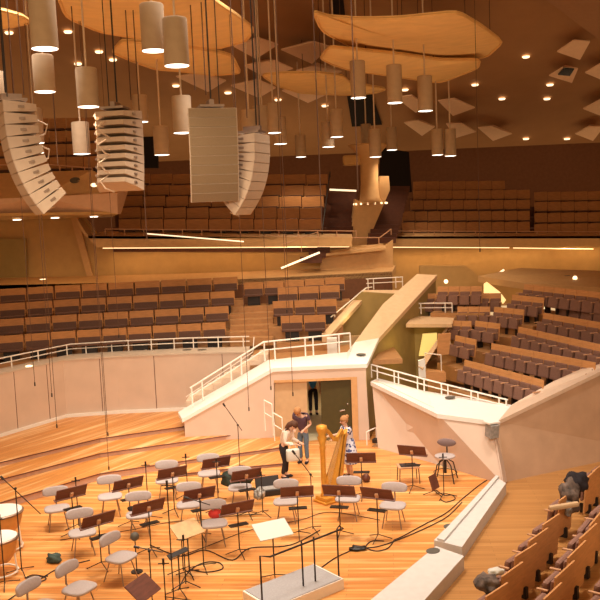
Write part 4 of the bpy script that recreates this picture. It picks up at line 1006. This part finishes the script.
def person(label, loc, rz, J, tops, legs, hair, hairm, sleeve=.5, skirt=None, bun=False):
    """J: joints in metres, person faces local -Y"""
    r = empty('person', loc, rz, label, 'person')
    N = ['pel', 'waist', 'chest', 'neck', 'head', 'crown', 'shL', 'elL', 'wrL', 'shR', 'elR', 'wrR', 'hipL', 'knL', 'anL', 'toL', 'hipR', 'knR', 'anR', 'toR']
    rad = dict(pel=(.145, .11), waist=(.125, .095), chest=(.155, .105), neck=.052, head=.085, crown=.078, shL=.058, elL=.042, wrL=.029, shR=.058, elR=.042, wrR=.029, hipL=.085, knL=.058, anL=.042, toL=.034, hipR=.085, knR=.058, anR=.042, toR=.034)
    E = [('pel', 'waist'), ('waist', 'chest'), ('chest', 'neck'), ('neck', 'head'), ('head', 'crown'), ('chest', 'shL'), ('shL', 'elL'), ('elL', 'wrL'), ('chest', 'shR'), ('shR', 'elR'), ('elR', 'wrR'), ('pel', 'hipL'), ('hipL', 'knL'), ('knL', 'anL'), ('anL', 'toL'), ('pel', 'hipR'), ('hipR', 'knR'), ('knR', 'anR'), ('anR', 'toR')]
    ix = {n: i for i, n in enumerate(N)}; vs = [V(J[n]) for n in N]; es = [(ix[a], ix[b]) for a, b in E]; cov = ['pel', 'waist', 'chest', 'shL', 'shR', 'hipL', 'hipR'] + (['elL', 'elR'] if sleeve >= 1 else [])
    rs = [(tuple(q*.8 for q in rad[n]) if isinstance(rad[n], tuple) else rad[n]*.8) if n in cov else rad[n] for n in N]
    for sd, q in (('L', -1), ('R', 1)): hand(vs, es, rs, ix['wr'+sd], J['wr'+sd], V(J['wr'+sd])-V(J['el'+sd]), q)
    skin_mesh('body', vs, es, rs, 'skin', r)
    def sub(name, keys, cut, m, g):
        vs, rs, es, id_ = [], [], [], {}
        for n in keys:
            id_[n] = len(vs); vs.append(V(J[n])); a = rad[n]; rs.append(tuple(q*g for q in a) if isinstance(a, tuple) else a*g)
        for a, b in E:
            if a in id_ and b in id_: es.append((id_[a], id_[b]))
            elif a in id_ and (a, b) in cut:
                id2 = len(vs); vs.append(V(J[a]).lerp(V(J[b]), cut[(a, b)])); ra = rad[a] if not isinstance(rad[a], tuple) else rad[a][1]; rs.append(ra*g*.9); es.append((id_[a], id2))
        return skin_mesh(name, vs, es, rs, m, r)
    ck = ['pel', 'waist', 'chest', 'shL', 'shR'] + (['elL', 'elR'] if sleeve >= 1 else [])
    cut = {('shL', 'elL'): sleeve, ('shR', 'elR'): sleeve, ('pel', 'hipL'): .4, ('pel', 'hipR'): .4, ('chest', 'neck'): .35}
    if sleeve >= 1: cut[('elL', 'wrL')] = .9; cut[('elR', 'wrR')] = .9
    sub('shirt', ck, cut, tops, 1.34)
    if legs:
        sub('trousers', ['pel', 'hipL', 'knL', 'hipR', 'knR'], {('knL', 'anL'): .92, ('knR', 'anR'): .92, ('pel', 'waist'): .3}, legs, 1.18)
    if skirt:
        p = V(J['pel']); m = MB().lathe([(.30, -.48), (.31, -.47), (.25, -.2), (.19, .05), (.15, .16)], (p.x, p.y, p.z), 20, 1, .8); m.build('skirt', skirt, r, smooth=True)
    for sd in 'LR':
        a, t = V(J['an'+sd]), V(J['to'+sd]); d = (t-a); d.z = 0; d.normalize(); c = a.lerp(t, .5); c.z = .045
        MB().sphere((c.x, c.y, c.z), .075, Matrix.Rotation(math.atan2(d.y, d.x)-math.pi/2, 4, 'Z'), seg=12, sc=(.62, 1.75, .6)).build('shoe', 'blackcloth', r, smooth=True)
    hd = V(J['head']).lerp(V(J['crown']), .5); up = (V(J['crown'])-V(J['neck'])).normalized()
    fw = V((0, -1, 0)); fw = (fw - up*fw.dot(up)).normalized(); sd_ = up.cross(fw)
    m = MB(); m.sphere((0, 0, 0), .108, seg=18, sc=(.95, 1.05, 1.05))
    X = Matrix((sd_, -fw, up)).transposed().to_4x4(); bmesh.ops.transform(m.b, matrix=Matrix.Translation(hd + up*.018 - fw*.022) @ X, verts=m.b.verts)
    dl = [v for v in m.b.verts if (v.co-hd).dot(up) < (-.0 if (v.co-hd).dot(fw) > .0 else -.08)]
    bmesh.ops.delete(m.b, geom=dl, context='VERTS'); h_ = m.build('hair', hairm, r, smooth=True)
    sl = h_.modifiers.new('thick', 'SOLIDIFY'); sl.thickness = .015
    if hair == 'long':
        MB().tube([hd-fw*.06+up*.03, hd-fw*.10-up*.08, hd-fw*.10-up*.22, hd-fw*.08-up*.30], [.085, .085, .06, .02], 10).build('hair_length', hairm, r, smooth=True)
    if bun: MB().sphere(hd-fw*.12+up*.07, .05, seg=12).build('hair_bun', hairm, r, smooth=True)
    MB().sphere(hd+fw*.098-up*.02, .016, seg=8, sc=(.8, 1.3, 1.4)).build('nose', 'skin', r, smooth=True)
    for q in (-1, 1):
        MB().sphere(hd+fw*.086+sd_*.032*q+up*.004, .011, seg=8).build('eye', 'blackcloth', r, smooth=True)
        MB().sphere(hd+sd_*.088*q-up*.01, .026, seg=8, sc=(.4, .8, 1.1)).build('ear', 'skin', r, smooth=True)
    MB().sphere(hd+fw*.085-up*.055, .02, seg=8, sc=(1.2, .4, .35)).build('mouth', 'red', r, smooth=True)
    return r
# woman in cream sweater : faces right (+x), leaning forward
base = dict(pel=(0, .02, .92), waist=(0, .0, 1.06), chest=(0, -.04, 1.28), neck=(0, -.07, 1.44), head=(0, -.10, 1.53), crown=(0, -.11, 1.62), shL=(-.17, -.05, 1.36), elL=(-.22, -.06, 1.08), wrL=(-.15, -.25, 1.0), shR=(.17, -.05, 1.36), elR=(.22, -.06, 1.08), wrR=(.15, -.25, 1.0),
 hipL=(-.09, .02, .86), knL=(-.10, -.01, .48), anL=(-.10, .03, .09), toL=(-.11, -.12, .04), hipR=(.09, .02, .86), knR=(.10, -.01, .48), anR=(.10, .03, .09), toR=(.11, -.12, .04))
J1 = dict(base, waist=(0, -.03, 1.04), chest=(0, -.13, 1.23), neck=(0, -.22, 1.36), head=(0, -.30, 1.42), crown=(0, -.35, 1.50), shL=(-.17, -.15, 1.30), shR=(.17, -.15, 1.30), elL=(-.22, -.14, 1.02), elR=(.22, -.16, 1.02), wrL=(-.12, -.38, .98), wrR=(.12, -.40, .98), knL=(-.1, -.06, .48))
person('person in a cream sweater and dark trousers leaning forward, holding a white bag', Z(285.5, 478, 0), math.radians(65), J1, 'cream', 'blackcloth', 'long', 'hairdark', sleeve=1.0)
J2 = dict(base, chest=(0, -.10, 1.32), waist=(0, -.01, 1.1), neck=(0, -.17, 1.46), head=(0, -.25, 1.51), crown=(0, -.32, 1.58), shL=(-.19, -.09, 1.42), shR=(.19, -.09, 1.42), elL=(-.25, .02, 1.14), elR=(.25, .03, 1.14), wrL=(-.16, -.20, 1.04), wrR=(.16, -.20, 1.04))
person('person in a plum shirt and blue jeans looking down behind the cream sweater', Z(304, 463, 0), math.radians(-25), J2, 'purple', 'jeans', 'short', 'hairfair', sleeve=.6)
J3 = dict(base, elL=(-.20, -.20, 1.16), wrL=(-.12, -.43, 1.18), elR=(.22, -.18, 1.14), wrR=(.10, -.40, 1.12))
person('person in a blue and white patterned dress reaching to the harp', Z(349.5, 478, 0), math.radians(-70), J3, 'dress', None, 'short', 'hairfair', sleeve=.55, skirt='dress', bun=True)
J4 = dict(base, wrL=(-.26, -.05, .84), wrR=(.26, -.05, .84), elL=(-.25, 0, 1.08), elR=(.25, 0, 1.08))
person('person in a bright blue top and black trousers standing in the stage doorway', V((P(314, 418, 28.2).x, 28.2, .27)), 0.1, J4, 'blue', 'blackcloth', 'short', 'hairdark', sleeve=.6)
# white bag held
p = Z(293, 457, .7)
r = empty('cloth_bag', V((p.x, p.y-.02, .62)), .3, 'white cloth bag held by the person in the cream sweater', 'bag')
MB().box((0, 0, .14), (.36, .16, .34), bev=.06).build('body', 'paper', r, smooth=True); MB().tube([(-.1, 0, .3), (-.06, 0, .42), (.06, 0, .42), (.1, 0, .3)], .012, 5).build('handle', 'paper', r)

# ------------------------------------------------------------------ soft things
def blob(name, label, cat, loc, dims, m, seed=1, amp=.25, group=None, rz=0):
    b = MB(); bmesh.ops.create_icosphere(b.b, subdivisions=3, radius=1)
    from mathutils import noise
    for v in b.b.verts:
        n_ = noise.noise(v.co*1.7+V((seed, seed*2, 0))) + .5*noise.noise(v.co*4+V((seed, 0, seed)))
        v.co = v.co*(1+amp*n_); v.co = V((v.co.x*dims[0]/2, v.co.y*dims[1]/2, max(v.co.z, -.85)*dims[2]/2))
    o = b.build(name, m, smooth=True); o.location = loc; o.rotation_euler = (0, 0, rz); tag(o, label, cat, group); return o
p = Z(237, 478, .55); blob('coat', 'dark green black coat heaped over a chair back', 'coat', p, (.72, .45, .5), 'greenblack', 3, .45)
p = Z(239, 475, .78); blob('bag', 'dark brown bag lying on the coat heap', 'bag', p+V((.05, -.12, .0)), (.42, .25, .26), 'desk', 4, .2)
p = Z(213, 514, .6); blob('red_cloth', 'red cloth lying on the chair with the white sheet desk', 'cloth', p+V((.03, .1, -.03)), (.30, .2, .22), 'red', 5, .2)
r = empty('instrument_case', Z(269, 494, 0), .25, 'open black instrument case on the stage floor left of the harp', 'case')
MB().box((0, 0, .08), (.62, .40, .16), bev=.03).build('body', 'black', r); MB().box((0, .17, .24), (.62, .06, .34), rx=-.4, bev=.02).build('lid', 'black', r); MB().box((0, -.02, .165), (.52, .28, .02)).build('lining', 'greycloth', r)
p = Z(259, 494, .25); blob('cable_bundle', 'white black bundle of paper and cable beside the case', 'bundle', p, (.26, .22, .3), 'bundle', 8, .6)
p = Z(140, 510, .5); blob('string_instrument', 'dark instrument lying on the chair behind the string desk', 'instrument', p+V((-.1, 0, .04)), (.38, .18, .12), 'black', 6, .2)
p = Z(135, 543, .75)
r = empty('round_microphone', Z(137, 572, 0), 0, 'round black microphone ball on a short pole right of the empty chair', 'microphone'); MB().tube([(0, 0, 0), (0, 0, .66)], .012).build('pole', 'black', r); MB().sphere((0, 0, .74), .09, seg=14).build('foam_ball', 'oval', r, smooth=True); MB().lathe([(.12, 0), (.12, .02), (.02, .03)], n=12).build('base', 'black', r)
p = Z(54, 558, .08); blob('cable_box', 'dark speckled cable lump on the floor near the left chairs', 'cable', p, (.38, .22, .2), 'greenblack', 9, .5, rz=-.7)
p = Z(358, 548, .04); blob('cable_coil', 'black tangle of cable right of the podium rail', 'cable', p, (.34, .2, .09), 'black', 2, .6)
p = Z(366, 478, .1); blob('brown_bag', 'small brown bag on the floor right of the harpist', 'bag', p, (.22, .2, .24), 'desk', 11, .2)
# floor cables
def fcable(label, px, r_=.012):
    pts = [Z(x, y, .014) for x, y in px]; sm = []
    for i in range(len(pts)-1):
        a, b, c, d = pts[max(i-1, 0)], pts[i], pts[i+1], pts[min(i+2, len(pts)-1)]
        for k in range(6):
            t = k/6; sm.append(.5*((2*b)+(-a+c)*t+(2*a-5*b+4*c-d)*t*t+(-a+3*b-3*c+d)*t**3))
    sm.append(pts[-1]); m = MB().tube(sm, r_, 5); tag(m.build('floor_cable', 'cable'), label, 'cable', 'cables on the stage floor')
fcable('long black cable from the kerb corner across the stage right of the podium', [(487, 480), (478, 486), (462, 499), (446, 513), (425, 524), (403, 536), (394, 540)])
fcable('second cable running beside the long one toward the tripod feet', [(462, 502), (448, 516), (430, 526), (405, 537), (380, 546), (362, 548)])
fcable('cable looping round the base of the rightmost low chair stand', [(394, 540), (388, 548), (376, 551), (366, 547), (372, 541), (384, 541)])
fcable('cable from the podium rail to the tangle', [(318, 570), (335, 558), (352, 550)])
fcable('coiled cable on the floor beside the kettledrums', [(25, 578), (32, 575), (42, 576), (46, 579), (38, 582), (27, 581), (30, 577), (48, 576)])
fcable('cable lying from the left edge toward the empty chairs', [(0, 606), (20, 592), (45, 576), (60, 568), (90, 560)])
fcable('cable crossing the middle of the string section', [(150, 545), (180, 556), (205, 550), (232, 560), (250, 548), (290, 545), (320, 530)])
fcable('cable coil below the tripod in the middle of the floor', [(190, 569), (205, 572), (222, 569), (220, 563), (208, 562), (196, 566), (186, 575), (178, 590)])
fcable('cable coil at the high stool feet', [(440, 499), (446, 502), (455, 499), (452, 495), (444, 495), (436, 490)])
fcable('thin cable along the foot of the middle riser', [(60, 540), (95, 535), (130, 530), (170, 522), (200, 520), (240, 515), (262, 514)], .008)
fcable('dark cable on the floor below the white conductor stand', [(170, 560), (210, 545), (250, 530), (300, 520), (330, 512), (380, 520)], .008)

# ------------------------------------------------------------------ hall seats bottom right (backs toward us)
def rear_seat(a, b, z, label, group, sc=1):
    p0, p1 = Z(*a, z), Z(*b, z); c = (p0+p1)/2; d = p0-p1; o = put_seat('rear', V((c.x, c.y, z-TOP['rear'])), math.atan2(d.y, d.x), label, group, d.length/.78*sc); return o
ra = [((556.5, 512.5), (539.5, 524)), ((545, 526.5), (525, 540.5)), ((533.7, 541.7), (511.5, 555.7)), ((519.7, 560.3), (498, 575.5)), ((504.5, 581), (482, 595.5))]
for k, (a, b) in enumerate(ra): rear_seat(b, a, .86, 'front hall row seat seen from behind, %s from the bottom edge' % ORD[4-k], 'seats of the front hall row')
fa = [((570, 490), (556, 500)), ((592, 470), (583, 478)), ((599, 464), (590, 471)), ((608, 458), (598, 465))]
fl_ = ['under the dark coats', 'first beyond the dark coats', 'second beyond the dark coats', 'cut by the right photo edge beyond the coats']
for (a, b), l in zip(fa, fl_): rear_seat(b, a, .86, 'tip-up hall seat %s' % l, 'seats at the far end of the front hall row')
rb = [((612, 495), (597, 508)), ((600, 508), (586, 525)), ((593.6, 522), (576, 538)), ((582.6, 539), (564, 557)), ((571, 559), (551, 577)), ((558, 581), (539.5, 598)), ((546, 600), (525, 618))]
for k, (a, b) in enumerate(rb): rear_seat(b, a, .90, 'second hall row seat seen from behind, %s from the bottom edge' % ORD[6-k], 'seats of the second hall row')
rc = [((622, 562), (604, 580)), ((612, 583), (592, 602)), ((602, 602), (580, 622))]
for k, (a, b) in enumerate(rc): rear_seat(b, a, .92, 'seat of the third hall row in the bottom right corner, %s from the bottom' % ORD[2-k], 'seats of the third hall row')
for x, y, z, dm_, m_, l, s in ((569, 497, .75, (.42, .5, .75), 'coatmix', 'dark coat heaped over the hall seats at the right', 21), (576, 482, .9, (.5, .45, .5), 'blackcloth', 'black coat hanging over the far hall seat', 22), (566, 508, .55, (.2, .4, .4), 'greycloth', 'grey scarf lying on the dark coat', 23), (487, 583, .75, (.42, .5, .26), 'coatmix', 'grey and brown jacket over the front row seat at the bottom', 24), (496, 572, .8, (.28, .2, .12), 'paper', 'white papers on the front row seat beside the jacket', 25)):
    blob('coat' if 'coat' in l else 'jacket' if 'jacket' in l else 'scarf' if 'scarf' in l else 'papers', l, 'clothes' if 'papers' not in l else 'papers', Z(x, y, z), dm_, m_, s, .45)
# violin case on the seats
o = MB().box((0, 0, 0), (.62, .12, .10), bev=.04).build('instrument_case', 'beigepanel'); o.location = Z(564, 506, .8); o.rotation_euler = (0, -.1, .05); tag(o, 'slim beige case lying across the dark coats', 'case')

# ------------------------------------------------------------------ light
w = bpy.data.worlds.new('hall_air'); S.world = w; w.use_nodes = True
w.node_tree.nodes['Background'].inputs[0].default_value = (1, .65, .32, 1); w.node_tree.nodes['Background'].inputs[1].default_value = .85
def spot(name, loc, tgt, e, size, col=(1, .88, .74), soft=.4, blend=.5):
    l = bpy.data.lights.new(name, 'SPOT'); l.energy = e; l.color = col; l.spot_size = size; l.spot_blend = blend; l.shadow_soft_size = soft
    o = bpy.data.objects.new(name, l); COL.objects.link(o); o.location = loc; o.rotation_euler = (V(tgt)-V(loc)).to_track_quat('-Z', 'Y').to_euler(); return o
for x, y, tx, ty, e in ((-6, 19.5, -5, 19, 5400), (0, 19.5, -.5, 19, 5400), (5, 18.5, 3.5, 19, 4400), (-2, 17.5, -3, 16, 2600)):
    spot('stage_spotlight', (x, y, 16.0), (tx, ty, 0), e, 1.25, soft=.8)
for x, tx, e in ((-6, -6, 4200), (0, 0, 4800), (6, 4.5, 4200)):  # fill spots added near the viewer to brighten the walls behind the stage
    spot('front_fill_spot', (x, 3, 11), (tx, 25, 1.0), e, .72, soft=.8, blend=1.0)
def area(name, loc, tgt, e, sx, sy, col=(1, .62, .28)):
    l = bpy.data.lights.new(name, 'AREA'); l.shape = 'RECTANGLE'; l.size = sx; l.size_y = sy; l.energy = e; l.color = col
    o = bpy.data.objects.new(name, l); COL.objects.link(o); o.location = loc; o.rotation_euler = (V(tgt)-V(loc)).to_track_quat('-Z', 'Y').to_euler(); return o
# light strips hidden in the gallery fronts
a = P(225, 249.5, GD+.5); area('gallery_strip_light', a, a+V((0, .35, -1)), 30, 9.5, .08)
a = P(500, 251, GR+.5); area('gallery_strip_light', a, a+V((0, .35, -1)), 45, 10, .08)
for x, y in ((17, 220), (55, 218), (94, 217)):
    l = bpy.data.lights.new('balcony_downlight', 'SPOT'); l.energy = 90; l.color = (1, .6, .25); l.spot_size = 2.6; l.spot_blend = 1
    o = bpy.data.objects.new('balcony_downlight', l); COL.objects.link(o); o.location = P(x, y+1.5, BD+2.3)
l = bpy.data.lights.new('passage_lamp', 'POINT'); l.energy = 16; l.color = (1, .78, .25); l.shadow_soft_size = .3; o = bpy.data.objects.new('passage_lamp', l); COL.objects.link(o); o.location = P(410, 350, 28.6)
l = bpy.data.lights.new('doorway_lamp', 'POINT'); l.energy = 60; l.color = (1, .8, .5); l.shadow_soft_size = .3; o = bpy.data.objects.new('doorway_lamp', l); COL.objects.link(o); o.location = (.4, 28.5, 2.0)
l = bpy.data.lights.new('landing_lamp', 'POINT'); l.energy = 14; l.color = (1, .75, .3); l.shadow_soft_size = .2; o = bpy.data.objects.new('landing_lamp', l); COL.objects.link(o); o.location = P(355, 315, 30.5)

S.view_settings.view_transform = 'Standard'; S.view_settings.look = 'None'; S.view_settings.exposure = 0; S.view_settings.gamma = 1; S.view_settings.use_curve_mapping = False
